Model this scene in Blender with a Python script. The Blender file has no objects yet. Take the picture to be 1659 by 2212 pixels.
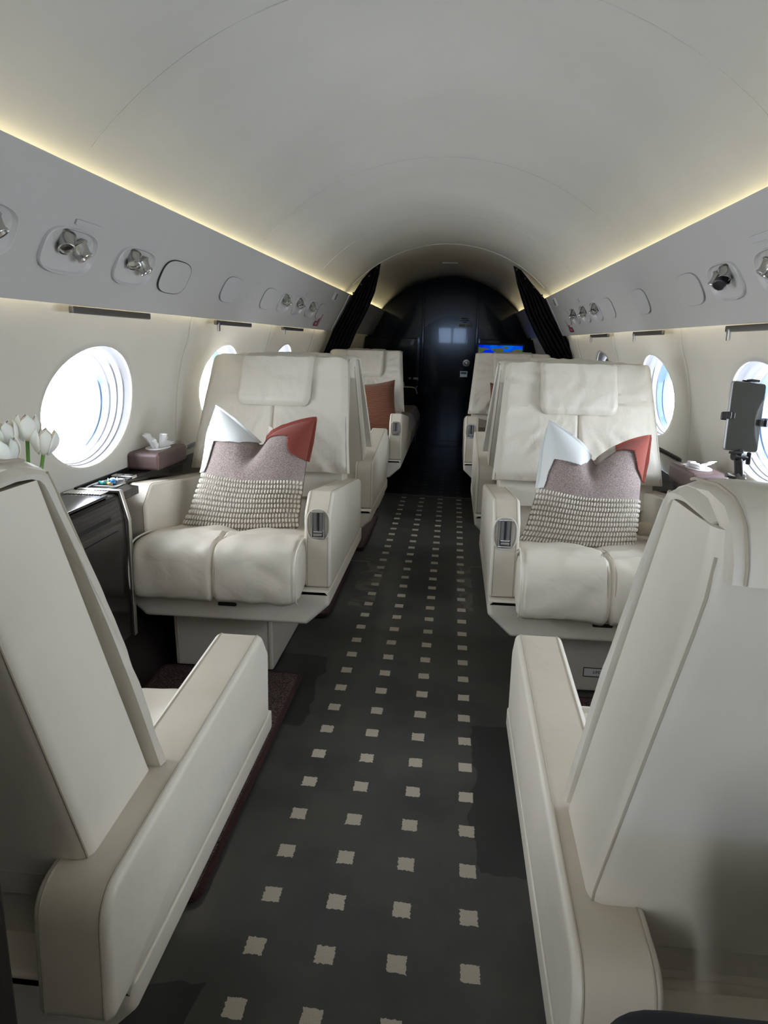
import bpy, bmesh, math, random
from mathutils import Vector, Matrix, noise
C = bpy.context.scene
COL = C.collection
PI = math.pi
random.seed(7)
XC = -0.077            # centre line of the cabin (the camera stands on x = 0)
YB = 8.45              # rear bulkhead

# ------------------------------------------------------------------ materials
def new_mat(name):
    m = bpy.data.materials.new(name); m.use_nodes = True
    nt = m.node_tree; nt.nodes.clear()
    out = nt.nodes.new('ShaderNodeOutputMaterial')
    b = nt.nodes.new('ShaderNodeBsdfPrincipled')
    nt.links.new(b.outputs[0], out.inputs[0])
    return m, nt, b
def setv(b, **k):
    names = dict(col='Base Color', rough='Roughness', metal='Metallic', coat='Coat Weight', coatr='Coat Roughness', spec='Specular IOR Level', sheen='Sheen Weight', trans='Transmission Weight', ior='IOR', alpha='Alpha', emit='Emission Strength', ecol='Emission Color', sss='Subsurface Weight')
    for a, v in k.items():
        if a in ('col', 'ecol'): v = (*v, 1)
        b.inputs[names[a]].default_value = v
def coords(nt, kind='Object', scale=(1, 1, 1)):
    t = nt.nodes.new('ShaderNodeTexCoord'); mp = nt.nodes.new('ShaderNodeMapping')
    mp.inputs['Scale'].default_value = scale
    nt.links.new(t.outputs[kind], mp.inputs[0]); return mp.outputs[0]
def noise_tex(nt, vec, scale, detail=4, rough=.55, dist=0):
    n = nt.nodes.new('ShaderNodeTexNoise'); n.inputs['Scale'].default_value = scale
    n.inputs['Detail'].default_value = detail; n.inputs['Roughness'].default_value = rough; n.inputs['Distortion'].default_value = dist
    nt.links.new(vec, n.inputs['Vector']); return n.outputs['Fac']
def bump(nt, b, h, strength, dist=.002, prev=None, coat=False):
    n = nt.nodes.new('ShaderNodeBump'); n.inputs['Strength'].default_value = strength; n.inputs['Distance'].default_value = dist
    nt.links.new(h, n.inputs['Height'])
    if prev: nt.links.new(prev, n.inputs['Normal'])
    nt.links.new(n.outputs[0], b.inputs['Normal'])
    if coat: nt.links.new(n.outputs[0], b.inputs['Coat Normal'])
    return n.outputs[0]
def ramp(nt, f, stops):
    r = nt.nodes.new('ShaderNodeValToRGB'); e = r.color_ramp.elements
    while len(e) < len(stops): e.new(.5)
    for i, (p, c) in enumerate(stops): e[i].position = p; e[i].color = (*c, 1)
    nt.links.new(f, r.inputs[0]); return r.outputs[0]
def M(nt, op, a, b_=0.0, c=None):
    n = nt.nodes.new('ShaderNodeMath'); n.operation = op
    for i, v in enumerate((a, b_, c)):
        if v is None: continue
        if isinstance(v, (int, float)): n.inputs[i].default_value = v
        else: nt.links.new(v, n.inputs[i])
    return n.outputs[0]
def mixc(nt, f, a, b_):
    n = nt.nodes.new('ShaderNodeMix'); n.data_type = 'RGBA'
    if isinstance(f, (int, float)): n.inputs[0].default_value = f
    else: nt.links.new(f, n.inputs[0])
    for i, v in ((6, a), (7, b_)):
        if isinstance(v, tuple): n.inputs[i].default_value = (*v, 1)
        else: nt.links.new(v, n.inputs[i])
    return n.outputs[2]
def plain(name, col, rough=.5, **k):
    m, nt, b = new_mat(name); setv(b, col=col, rough=rough, **k); return m
def leather(name, col, rough=.42, wr=.5, wscale=6, stretch=(1, 1, 1), dirt=.05):
    m, nt, b = new_mat(name)
    v = coords(nt); v2 = coords(nt, scale=stretch)
    f = noise_tex(nt, v, 3.5, 5)
    d = tuple(max(0, c * (1 - dirt * (1, 1.15, 1.5)[i])) for i, c in enumerate(col))
    nt.links.new(ramp(nt, f, [(.35, d), (.65, col)]), b.inputs['Base Color'])
    setv(b, rough=rough, spec=.45)
    n1 = bump(nt, b, noise_tex(nt, v, 420, 3), .12, .0006)
    n2 = bump(nt, b, noise_tex(nt, v2, wscale, 3, .5, .6), wr * .8, .012, n1)
    bump(nt, b, noise_tex(nt, v2, wscale * 3.3, 3, .5, 1.2), wr * .12, .004, n2)
    return m
def fabric(name, c1, c2, scale=300, bumps=.6, sheen=.3):
    m, nt, b = new_mat(name); v = coords(nt)
    f = noise_tex(nt, v, scale, 2)
    nt.links.new(ramp(nt, f, [(.35, c1), (.65, c2)]), b.inputs['Base Color'])
    setv(b, rough=.9, spec=.15, sheen=sheen)
    bump(nt, b, f, bumps, .002); return m

CREAM = (.70, .665, .585)
L_main = leather('cream_leather', CREAM)
L_worn_shade = leather('worn_shaded_cream_leather', (.66, .615, .525), dirt=.12)  # wear on the arm bands, with some shading mixed into the colour
L_pad = leather('wrinkled_cream_leather', (.70, .665, .585), wr=1.0, wscale=11, stretch=(1.3, 1, .8))
L_cush = leather('seat_cream_leather', (.68, .645, .565), wr=.75, wscale=8, stretch=(1, .7, 1.2))
L_worn_shade2 = leather('tan_worn_shaded_leather', (.61, .565, .48), dirt=.12)  # near chairs: worn tan plus the duller light on top, both in the colour
L_seam = plain('seam_thread', (.42, .38, .30), .7)
M_ceil, nt, b = new_mat('ceiling_cloth'); setv(b, rough=.85, spec=.2)
v = coords(nt); nt.links.new(ramp(nt, noise_tex(nt, v, 2.2, 4), [(.3, (.55, .545, .505)), (.7, (.595, .59, .555))]), b.inputs['Base Color'])
bump(nt, b, noise_tex(nt, v, 350, 3), .15, .001)
M_wall, nt, b = new_mat('wall_cloth'); setv(b, rough=.8, spec=.2)
v = coords(nt); nt.links.new(ramp(nt, noise_tex(nt, v, 2.0, 4), [(.3, (.655, .635, .57)), (.7, (.70, .68, .615))]), b.inputs['Base Color'])
bump(nt, b, noise_tex(nt, v, 380, 3), .15, .001)
M_val = plain('overhead_panel_paint', (.49, .49, .485), .5)
M_val2 = plain('recess_plastic', (.54, .54, .54), .3)
M_grey = plain('speaker_cloth', (.49, .49, .50), .8)
M_line = plain('panel_outline', (.30, .30, .30), .7)
M_gap = plain('dark_gap', (.015, .015, .015), .8)
M_white = plain('white_plastic', (.80, .80, .80), .3)
M_chrome = plain('chrome', (.72, .72, .72), .18, metal=1.0)
M_spout = plain('satin_chrome', (.46, .455, .44), .24, metal=1.0)
M_nickel = plain('brushed_nickel', (.60, .58, .54), .32, metal=1.0)
M_dmetal = plain('dark_metal', (.16, .15, .14), .4, metal=.8)
M_blackp = plain('black_plastic', (.012, .012, .016), .35)
M_blackc = fabric('black_curtain_cloth', (.006, .006, .007), (.013, .012, .014), 500, .3, .0)
def lacquer(name, col, wave=.25):
    m, nt, b = new_mat(name); v = coords(nt, scale=(1, 1, .12))
    nt.links.new(ramp(nt, noise_tex(nt, v, 26, 4), [(.35, col), (.7, tuple(c * 1.6 for c in col))]), b.inputs['Base Color'])
    setv(b, rough=.12, spec=.25, coat=.22, coatr=.03)
    bump(nt, b, noise_tex(nt, v, 22, 2), wave, .002, coat=True); return m
M_lacq = lacquer('black_lacquer', (.0045, .0055, .0065), .05)
M_lacq2 = lacquer('dark_brown_lacquer', (.007, .0062, .006), .06)
M_darkwood = plain('dark_brown_panel', (.012, .007, .006), .4)
M_rug, nt, b = new_mat('brown_shaggy_rug'); v = coords(nt)
f = noise_tex(nt, v, 190, 3); nt.links.new(ramp(nt, f, [(.35, (.055, .037, .034)), (.68, (.25, .19, .175))]), b.inputs['Base Color'])
setv(b, rough=1, spec=.05); bump(nt, b, f, 1.0, .012)
M_bind = fabric('dark_red_rug_binding', (.035, .014, .013), (.07, .028, .026), 220, .8, .1)
M_brownbox = leather('brown_leather', (.10, .062, .060), .5, .1)
M_tissue = fabric('tissue_paper', (.82, .82, .82), (.88, .88, .88), 60, .2, .0)
M_felt = fabric('mauve_felt', (.215, .165, .158), (.43, .365, .35), 330, .5)
M_knit = fabric('grey_knit_ground', (.25, .22, .19), (.36, .33, .29), 260, .7)
M_bead = fabric('cream_knit_loop', (.70, .665, .60), (.78, .75, .69), 200, .4)
M_flapw = plain('white_flap_leather', (.72, .755, .76), .55)
M_flapr = fabric('rust_suede', (.205, .045, .032), (.27, .066, .048), 420, .3, .3)
M_rib, nt, b = new_mat('rust_brown_ribbed_cloth'); v = coords(nt, scale=(.25, 1, 1)); setv(b, rough=.9, spec=.1, sheen=.2)
w = nt.nodes.new('ShaderNodeTexWave'); w.bands_direction = 'Z'; w.inputs['Scale'].default_value = 34; w.inputs['Distortion'].default_value = 2.5; w.inputs['Detail'].default_value = 2
nt.links.new(v, w.inputs[0]); nt.links.new(ramp(nt, w.outputs['Fac'], [(.2, (.09, .034, .020)), (.8, (.25, .105, .062))]), b.inputs['Base Color'])
bump(nt, b, w.outputs['Fac'], .5, .004)
M_petal = plain('white_petal', (.90, .89, .82), .5, sss=.3)
M_stem = plain('green_stem', (.13, .30, .06), .5)
M_leafg = plain('dark_green_leaf', (.02, .06, .02), .45)
M_red = plain('dark_red_sign', (.17, .006, .02), .5)
M_text = plain('sign_lettering_white', (.75, .72, .72), .5)
M_textk = plain('sign_lettering_black', (.02, .02, .02), .5)
M_plate = plain('placard_grey', (.42, .42, .43), .5)
M_platev = plain('placard_purple_grey', (.16, .13, .16), .5)
M_candyb = plain('blue_wrapper', (.02, .18, .48), .25); M_candyt = plain('teal_wrapper', (.10, .45, .48), .25); M_candyw = plain('pale_wrapper', (.65, .78, .78), .25); M_candyg = plain('gold_wrapper', (.5, .4, .15), .25)
M_navy = plain('dark_navy_cloth', (.004, .006, .012), .8)
M_screen = plain('tablet_glass', (.055, .06, .058), .08, spec=.8)
M_alu = plain('tablet_shell', (.42, .43, .44), .35, metal=.8)
M_sofa = leather('taupe_leather', (.42, .36, .27), .45, .5)
M_shade = plain('grey_window_blind', (.055, .055, .058), .7)
def emis(name, col, s):
    m = bpy.data.materials.new(name); m.use_nodes = True; nt = m.node_tree; nt.nodes.clear()
    o = nt.nodes.new('ShaderNodeOutputMaterial'); e = nt.nodes.new('ShaderNodeEmission')
    e.inputs[0].default_value = (*col, 1); e.inputs[1].default_value = s; nt.links.new(e.outputs[0], o.inputs[0]); return m
M_led = emis('warm_led', (1.0, .85, .48), 18.0)
M_led_aft = emis('warm_led_aft', (1.0, .85, .48), 30.0)
M_led2 = emis('warm_led_low', (1.0, .88, .60), 7.5)
# window pane: clear acrylic, mostly straight-through with a weak reflection
M_pane = bpy.data.materials.new('window_acrylic'); M_pane.use_nodes = True; nt = M_pane.node_tree; nt.nodes.clear()
o = nt.nodes.new('ShaderNodeOutputMaterial'); tr = nt.nodes.new('ShaderNodeBsdfTransparent'); gl = nt.nodes.new('ShaderNodeBsdfGlossy'); mx = nt.nodes.new('ShaderNodeMixShader')
tr.inputs[0].default_value = (.97, .985, 1, 1); gl.inputs['Roughness'].default_value = .02; mx.inputs[0].default_value = .05
nt.links.new(tr.outputs[0], mx.inputs[1]); nt.links.new(gl.outputs[0], mx.inputs[2]); nt.links.new(mx.outputs[0], o.inputs[0])
# map shown on the bulkhead monitor (a lit screen)
M_map = bpy.data.materials.new('monitor_map'); M_map.use_nodes = True; nt = M_map.node_tree; nt.nodes.clear()
o = nt.nodes.new('ShaderNodeOutputMaterial'); e = nt.nodes.new('ShaderNodeEmission'); e.inputs[1].default_value = .55
v = coords(nt, 'Object', (1, 1, 1))
deep = ramp(nt, noise_tex(nt, v, 5, 3), [(.4, (.0, .03, .85)), (.62, (.0, .22, .95))])
nt.links.new(deep, e.inputs[0]); nt.links.new(e.outputs[0], o.inputs[0])
M_land = bpy.data.materials.new('monitor_land'); M_land.use_nodes = True; nt = M_land.node_tree; nt.nodes.clear()
o = nt.nodes.new('ShaderNodeOutputMaterial'); e = nt.nodes.new('ShaderNodeEmission'); e.inputs[1].default_value = .55
v = coords(nt, 'Object', (1, 1, 1))
nt.links.new(ramp(nt, noise_tex(nt, v, 22, 4), [(.38, (.02, .14, .05)), (.55, (.10, .12, .05)), (.68, (.16, .07, .05))]), e.inputs[0]); nt.links.new(e.outputs[0], o.inputs[0])
# floor: dark grey runner with rows of beige squares under a glossy clear film
M_floor, nt, b = new_mat('aisle_carpet')
g = nt.nodes.new('ShaderNodeNewGeometry'); sp = nt.nodes.new('ShaderNodeSeparateXYZ'); nt.links.new(g.outputs['Position'], sp.inputs[0])
X, Y = sp.outputs[0], sp.outputs[1]
wob = M(nt, 'MULTIPLY', M(nt, 'SUBTRACT', noise_tex(nt, g.outputs['Position'], 140, 2), .5), .010)
u = M(nt, 'DIVIDE', M(nt, 'ADD', X, .3385), .140)
v_ = M(nt, 'DIVIDE', M(nt, 'ADD', M(nt, 'SUBTRACT', Y, .996), M(nt, 'MULTIPLY', M(nt, 'ADD', X, .336), .035)), .1353)
du = M(nt, 'MULTIPLY', M(nt, 'ABSOLUTE', M(nt, 'SUBTRACT', u, M(nt, 'ROUND', u))), .140)
dv = M(nt, 'MULTIPLY', M(nt, 'ABSOLUTE', M(nt, 'SUBTRACT', v_, M(nt, 'ROUND', v_))), .1353)
m1 = M(nt, 'LESS_THAN', M(nt, 'ADD', du, wob), .0185); m2 = M(nt, 'LESS_THAN', M(nt, 'ADD', dv, wob), .0205)
m3 = M(nt, 'LESS_THAN', M(nt, 'ABSOLUTE', M(nt, 'SUBTRACT', u, 1.5)), 2.0); m4 = M(nt, 'LESS_THAN', Y, 6.6)
dots = M(nt, 'MULTIPLY', M(nt, 'MULTIPLY', m1, m2), M(nt, 'MULTIPLY', m3, m4))
pat = noise_tex(nt, g.outputs['Position'], 2.6, 5, .6)
base = ramp(nt, pat, [(.36, (.045, .046, .044)), (.50, (.066, .066, .060)), (.64, (.080, .077, .067))])
weave = noise_tex(nt, g.outputs['Position'], 520, 2)
dotc = ramp(nt, weave, [(.3, (.44, .39, .31)), (.7, (.62, .56, .46))])
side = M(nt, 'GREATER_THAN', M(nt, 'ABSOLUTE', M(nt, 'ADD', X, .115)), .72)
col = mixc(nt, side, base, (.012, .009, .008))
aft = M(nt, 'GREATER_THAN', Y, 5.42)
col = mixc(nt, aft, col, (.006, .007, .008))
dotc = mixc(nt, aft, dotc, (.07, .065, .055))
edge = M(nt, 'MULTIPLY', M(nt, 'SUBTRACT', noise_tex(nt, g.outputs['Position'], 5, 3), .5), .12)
def shade_box(x0, x1, y0, y1):
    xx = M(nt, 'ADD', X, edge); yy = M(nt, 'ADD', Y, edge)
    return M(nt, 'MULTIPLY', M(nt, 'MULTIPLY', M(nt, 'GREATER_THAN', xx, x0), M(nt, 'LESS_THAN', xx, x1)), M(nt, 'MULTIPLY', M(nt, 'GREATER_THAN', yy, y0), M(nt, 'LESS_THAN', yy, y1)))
floor_shade = M(nt, 'MAXIMUM', M(nt, 'MAXIMUM', shade_box(.105, .36, 1.38, 2.02), shade_box(-.60, -.415, .70, 1.03)), M(nt, 'MAXIMUM', shade_box(-.62, -.42, 1.95, 2.45), shade_box(.14, .4, .6, .92)))
col = mixc(nt, M(nt, 'MULTIPLY', floor_shade, .62), col, (.010, .011, .013))  # shadows and dark reflections on the floor, painted into its colour
col = mixc(nt, dots, col, dotc)
def seam(y, skew, wd):
    return M(nt, 'LESS_THAN', M(nt, 'ABSOLUTE', M(nt, 'SUBTRACT', Y, M(nt, 'ADD', y, M(nt, 'MULTIPLY', X, skew)))), wd)
tape = M(nt, 'MULTIPLY', seam(5.40, -.09, .012), M(nt, 'LESS_THAN', M(nt, 'ABSOLUTE', M(nt, 'ADD', X, .16)), .36))
col = mixc(nt, M(nt, 'MULTIPLY', tape, .55), col, (.30, .29, .27))
def box(x0, x1, y0, y1):
    a = M(nt, 'MULTIPLY', M(nt, 'GREATER_THAN', X, x0), M(nt, 'LESS_THAN', X, x1)); c = M(nt, 'MULTIPLY', M(nt, 'GREATER_THAN', Y, y0), M(nt, 'LESS_THAN', Y, y1))
    return M(nt, 'MULTIPLY', a, c)
mr = nt.nodes.new('ShaderNodeMapRange'); mr.inputs[1].default_value = .50; mr.inputs[2].default_value = .60; nt.links.new(noise_tex(nt, g.outputs['Position'], 7, 2, .5, 1.5), mr.inputs[0]); scuff_glare_n = mr.outputs[0]
sc = M(nt, 'MULTIPLY', M(nt, 'MAXIMUM', box(-.43, -.315, 2.95, 3.75), box(.075, .135, 3.0, 3.7)), scuff_glare_n)
col = mixc(nt, M(nt, 'MULTIPLY', sc, .30), col, (.30, .27, .22))  # scuffed film, with its glare painted in as lighter patches
tape2 = M(nt, 'MULTIPLY', seam(3.66, 0, .008), M(nt, 'GREATER_THAN', M(nt, 'ABSOLUTE', M(nt, 'ADD', X, .135)), .27))
col = mixc(nt, M(nt, 'MULTIPLY', tape2, .4), col, (.30, .28, .25))
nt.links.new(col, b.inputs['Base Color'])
setv(b, spec=.3, coat=.32, coatr=.16)
rr = nt.nodes.new('ShaderNodeMapRange'); rr.inputs[3].default_value = .45; rr.inputs[4].default_value = .7; nt.links.new(pat, rr.inputs[0]); nt.links.new(rr.outputs[0], b.inputs['Roughness'])
bn = nt.nodes.new('ShaderNodeBump'); bn.inputs['Strength'].default_value = .12; bn.inputs['Distance'].default_value = .006
nt.links.new(noise_tex(nt, g.outputs['Position'], 9, 3), bn.inputs['Height']); nt.links.new(bn.outputs[0], b.inputs['Coat Normal'])

# ------------------------------------------------------------------ object helpers
def obj(name, bm, mats, parent=None, smooth=True, loc=None):
    me = bpy.data.meshes.new(name); bm.normal_update()
    bmesh.ops.recalc_face_normals(bm, faces=bm.faces)
    bm.to_mesh(me); bm.free()
    for m in (mats if isinstance(mats, (list, tuple)) else [mats]): me.materials.append(m)
    if smooth:
        for p in me.polygons: p.use_smooth = True
        try: me.set_sharp_from_angle(angle=math.radians(38))
        except Exception: pass
    o = bpy.data.objects.new(name, me); COL.objects.link(o)
    if smooth:
        wn_ = o.modifiers.new('weighted', 'WEIGHTED_NORMAL'); wn_.keep_sharp = True; wn_.weight = 60
    if parent: o.parent = parent
    if loc: o.location = loc
    return o
def tag(o, label, cat, group=None):
    o['label'] = label; o['category'] = cat
    if group: o['group'] = group
    return o
def thing(name, label, cat, loc=(0, 0, 0), rz=0, group=None):
    o = bpy.data.objects.new(name, None); COL.objects.link(o); o.location = loc; o.rotation_euler = (0, 0, rz); o.empty_display_size = .1
    return tag(o, label, cat, group)
def struct(name, bm, m, parent=None, smooth=True):
    o = obj(name, bm, m, parent, smooth)
    if not parent: o['kind'] = 'structure'
    return o
def fillet(pts, rad, n=6):
    """rounded polygon; rad: number or list"""
    out = []; N = len(pts)
    for i in range(N):
        p = Vector(pts[i]); a = Vector(pts[i - 1]); c = Vector(pts[(i + 1) % N])
        r = rad if isinstance(rad, (int, float)) else rad[i]
        if r <= 0: out.append(tuple(p)); continue
        d1 = (a - p); d2 = (c - p); l = min(d1.length, d2.length) * .49
        d1.normalize(); d2.normalize(); ang = d1.angle(d2)
        t = min(r / math.tan(ang / 2), l) if ang > .05 else 0
        s = p + d1 * t; e = p + d2 * t
        for k in range(n + 1):
            q = k / n
            out.append(tuple(s * (1 - q) ** 2 + p * 2 * q * (1 - q) + e * q * q))
    return out
def inset(poly, d):
    N = len(poly); A = sum(poly[i][0] * poly[(i + 1) % N][1] - poly[(i + 1) % N][0] * poly[i][1] for i in range(N))
    s = 1 if A > 0 else -1; out = []
    for i in range(N):
        p = Vector(poly[i]); a = Vector(poly[i - 1]); c = Vector(poly[(i + 1) % N])
        e1 = (p - a); e2 = (c - p)
        if e1.length < 1e-9: e1 = e2.copy()
        if e2.length < 1e-9: e2 = e1.copy()
        e1.normalize(); e2.normalize()
        n1 = Vector((-e1.y, e1.x)) * s; n2 = Vector((-e2.y, e2.x)) * s
        n = (n1 + n2)
        n = n / max(.35, (n.length_squared / 2)) if n.length > 1e-6 else n1
        out.append(tuple(p + n * d))
    return out
def rings(bm, secs, cap=True, mi=0, close=True):
    vs = [[bm.verts.new(p) for p in s] for s in secs]; n = len(vs[0])
    for a, b_ in zip(vs, vs[1:]):
        for i in range(n if close else n - 1):
            j = (i + 1) % n
            try: f = bm.faces.new((a[i], a[j], b_[j], b_[i])); f.material_index = mi
            except ValueError: pass
    if cap:
        for s in (vs[0][::-1], vs[-1]):
            try: f = bm.faces.new(s); f.material_index = mi
            except ValueError: pass
    return vs
def prism(bm, poly, axis, c, h, r=.012, ns=4, bulge=0, bi=.03, mi=0, side_mi=None):
    """poly (2d) extruded along axis about c with half-depth h, edges rounded by r, optional puffy side faces"""
    def P(p, d):
        if axis == 'x': return (c + d, p[0], p[1])
        if axis == 'y': return (p[0], c + d, p[1])
        return (p[0], p[1], c + d)
    r = min(r, h * .98); half = []
    for k in range(ns + 1):
        a = k / ns * PI / 2
        half.append((h - r + r * math.sin(a), r * (1 - math.cos(a))))
    secs = [(d, i) for d, i in half]
    cap = []
    last = inset(poly, half[-1][1]); n_ = len(last)
    if bulge:
        cx0 = sum(p[0] for p in last) / n_; cy0 = sum(p[1] for p in last) / n_
        bx = [p[0] for p in last]; by = [p[1] for p in last]; cx0 = (min(bx) + max(bx)) / 2; cy0 = (min(by) + max(by)) / 2
        for k in (.86, .70, .50, .28, .08): cap.append((h + bulge * (1 - k ** 2.2), [(cx0 + (p[0] - cx0) * k, cy0 + (p[1] - cy0) * k) for p in last]))
    secs = [(d, inset(poly, i) if i else poly) for d, i in half] + cap
    full = [(-d, q) for d, q in secs[::-1]] + secs
    return rings(bm, [[P(p, d) for p in q] for d, q in full], mi=mi)
def tube(bm, pts, r, n=8, close=False, mi=0, taper=None):
    pts = [Vector(p) for p in pts]; secs = []; N = len(pts); up = None
    for i, p in enumerate(pts):
        a = pts[i - 1] if (i > 0 or close) else p; c = pts[(i + 1) % N] if (i < N - 1 or close) else p
        t = (c - a).normalized()
        if up is None: up = t.orthogonal().normalized()
        up = (up - t * up.dot(t)).normalized(); w_ = t.cross(up)
        rr_ = r if taper is None else r * taper[i]
        secs.append([p + (up * math.cos(2 * PI * k / n) + w_ * math.sin(2 * PI * k / n)) * rr_ for k in range(n)])
    if close: secs.append(secs[0])
    rings(bm, secs, cap=not close, mi=mi)
    if close: bmesh.ops.remove_doubles(bm, verts=bm.verts, dist=1e-6)
def rbox(bm, c, s, r=.005, seg=2, mi=0, mat=None):
    g = bmesh.ops.create_cube(bm, size=1); vs = g['verts']
    bmesh.ops.scale(bm, vec=s, verts=vs)
    fs = set(f for v in vs for f in v.link_faces)
    for f in fs: f.material_index = mi
    allv = vs
    if r > 0:
        es = list(set(e for v in vs for e in v.link_edges))
        res = bmesh.ops.bevel(bm, geom=es, offset=min(r, min(s) * .49), segments=seg, profile=.5, affect='EDGES')
        allv = list(set(list(res['verts']) + [v for v in vs if v.is_valid]))
        for f in res['faces']: f.material_index = mi
    T = Matrix.Translation(c)
    if mat: T = T @ mat
    bmesh.ops.transform(bm, matrix=T, verts=[v for v in allv if v.is_valid])
def lathe(bm, prof, n=24, T=None, mi=0, cap=True):
    secs = []
    for r, z in prof:
        ring = [Vector((r * math.cos(2 * PI * k / n), r * math.sin(2 * PI * k / n), z)) for k in range(n)]
        if T: ring = [T @ p for p in ring]
        secs.append(ring)
    rings(bm, secs, mi=mi, cap=cap)
def nz(x, y, z, s=1.0): return noise.noise(Vector((x * s, y * s, z * s)))
def text_obj(name, s, size, mat, parent, Mx, mats):
    cu = bpy.data.curves.new(name, 'FONT'); cu.body = s; cu.size = size; cu.align_x = 'CENTER'; cu.align_y = 'CENTER'; cu.extrude = .0004
    t = bpy.data.objects.new('tmp', cu); COL.objects.link(t)
    dg = bpy.context.evaluated_depsgraph_get(); me = bpy.data.meshes.new_from_object(t.evaluated_get(dg))
    bpy.data.objects.remove(t); me.materials.clear(); me.materials.append(mats)
    o = bpy.data.objects.new(name, me); COL.objects.link(o); o.parent = parent; o.matrix_local = Mx; return o

# ------------------------------------------------------------------ cabin shell
RC, ZC = 1.012, .873
def ceil_pt(a): return (XC + RC * math.sin(a), ZC + RC * math.cos(a))
AMAX = math.acos((1.435 - ZC) / RC)
WPROF = [(0, .93), (.10, .955), (.35, 1.02), (.70, 1.062), (.80, 1.058), (.95, 1.047), (1.05, 1.028), (1.13, 1.004), (1.20, .974), (1.26, .945), (1.34, .90), (1.44, .86)]
def wz(z):
    if .72 < z < 1.40: return (wz0(z - .03) + wz0(z - .015) + wz0(z) + wz0(z + .015) + wz0(z + .03)) / 5
    return wz0(z)
def wz0(z):
    for (z0, w0), (z1, w1) in zip(WPROF, WPROF[1:]):
        if z <= z1: return w0 + (w1 - w0) * max(0, (z - z0)) / (z1 - z0)
    return WPROF[-1][1]
YF = -3.2
bm = bmesh.new(); N = 48; ys = [YF, -1.5, .2, 1.64, 3.1, 4.4, 5.64, YB + .02]
rings(bm, [[(ceil_pt(-AMAX + 2 * AMAX * i / N)[0], y, ceil_pt(-AMAX + 2 * AMAX * i / N)[1]) for i in range(N + 1)] for y in ys], cap=False, close=False)
o_ceil = struct('ceiling', bm, M_ceil)
md = o_ceil.modifiers.new('thick', 'SOLIDIFY'); md.thickness = .02; md.offset = 1
for k, y in enumerate([1.64, 3.1, 4.4]):
    bm = bmesh.new()
    tube(bm, [(XC + (RC - .0005) * math.sin(a), y, ZC + (RC - .0005) * math.cos(a)) for a in [-.82 + 1.64 * i / 40 for i in range(41)]], .0016, 6)
    struct('trim_%d' % (k + 1), bm, M_ceil)
bm = bmesh.new()
tube(bm, [(XC + (RC - .003) * math.sin(a), 5.64, ZC + (RC - .003) * math.cos(a)) for a in [-.80 + 1.6 * i / 50 for i in range(51)]], .0045, 8)
struct('trim_4', bm, M_ceil)

# side walls with true window openings
WA, WB, WZ = .282, .187, .945         # half axes and height of the oval windows
NSEG = 64
def panel_push(y, cs):
    """the wall panels bow gently inwards between the windows"""
    d = min(abs(y - c) for c in cs)
    return .030 * max(0, min(1, (d - .36) / .20)) ** 2 * 1.0
def wall(side, cs, name, y0, y1):
    bm = bmesh.new()
    def W(y, z): 
        fade = max(0, min(1, (z - .55) / .2)) * max(0, min(1, (1.26 - z) / .08))
        return (XC + side * (wz(z) - panel_push(y, cs) * fade), y, z)
    zs = [0, .06, .1, .2, .35, .5, .62]
    cells = []; ya = y0
    for i, c in enumerate(cs):
        yb = (c + cs[i + 1]) / 2 if i + 1 < len(cs) else c + .6
        cells.append((ya, yb, c)); ya = yb
    def grid(ya, yb, zl):
        n = max(2, int((yb - ya) / .06))
        vs = [[bm.verts.new(W(ya + (yb - ya) * i / n, z)) for z in zl] for i in range(n + 1)]
        for i in range(n):
            for j in range(len(zl) - 1): bm.faces.new((vs[i][j], vs[i + 1][j], vs[i + 1][j + 1], vs[i][j + 1]))
    for ya, yb, c in cells:
        grid(ya, yb, zs)
        # ring of quads from the oval to the cell's rectangle
        z0, z1 = .62, 1.44; K = 18; prev = None
        pts = []
        for k in range(NSEG):
            a = 2 * PI * k / NSEG; ca, sa = math.cos(a), math.sin(a)
            ex, ez = c + WA * ca, WZ + WB * sa
            dx, dz = ca * WA, sa * WB
            ts = []
            if dx > 1e-9: ts.append((yb - c) / dx)
            if dx < -1e-9: ts.append((ya - c) / dx)
            if dz > 1e-9: ts.append((z1 - WZ) / dz)
            if dz < -1e-9: ts.append((z0 - WZ) / dz)
            t = min(ts); pts.append(((ex, ez), (c + dx * t, WZ + dz * t)))
        for cy, cz in ((yb, z1), (ya, z1), (ya, z0), (yb, z0)):      # exact corners
            k = min(range(NSEG), key=lambda k: (pts[k][1][0] - cy) ** 2 + (pts[k][1][1] - cz) ** 2)
            pts[k] = (pts[k][0], (cy, cz))
        lay = []
        for q in range(K + 1):
            s = q / K
            lay.append([bm.verts.new(W(e[0] + (r[0] - e[0]) * s, e[1] + (r[1] - e[1]) * s)) for e, r in pts])
        for q in range(K):
            for k in range(NSEG):
                j = (k + 1) % NSEG
                try: bm.faces.new((lay[q][k], lay[q][j], lay[q + 1][j], lay[q + 1][k]))
                except ValueError: pass
    if y1 > cells[-1][1]: grid(cells[-1][1], y1, zs + [.7, .8, .9, 1.0, 1.1, 1.2, 1.24, 1.28, 1.34, 1.44])
    o = struct(name, bm, M_wall)
    md = o.modifiers.new('thick', 'SOLIDIFY'); md.thickness = .012; md.offset = -1 if side < 0 else -1
    return o
CL = [.88, 2.12, 3.36, 4.58]; CR = [1.12, 2.31, 3.50, 4.70]
wl = wall(-1, CL, 'wall_left', .2, YB + .02); wr_ = wall(1, CR, 'wall_right', .2, YB + .02)
M_reveal = plain('window_surround_plastic', (.25, .25, .26), .4)
M_edge = plain('tinted_pane_edge', (.085, .125, .19), .25)
wn = 0
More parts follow.
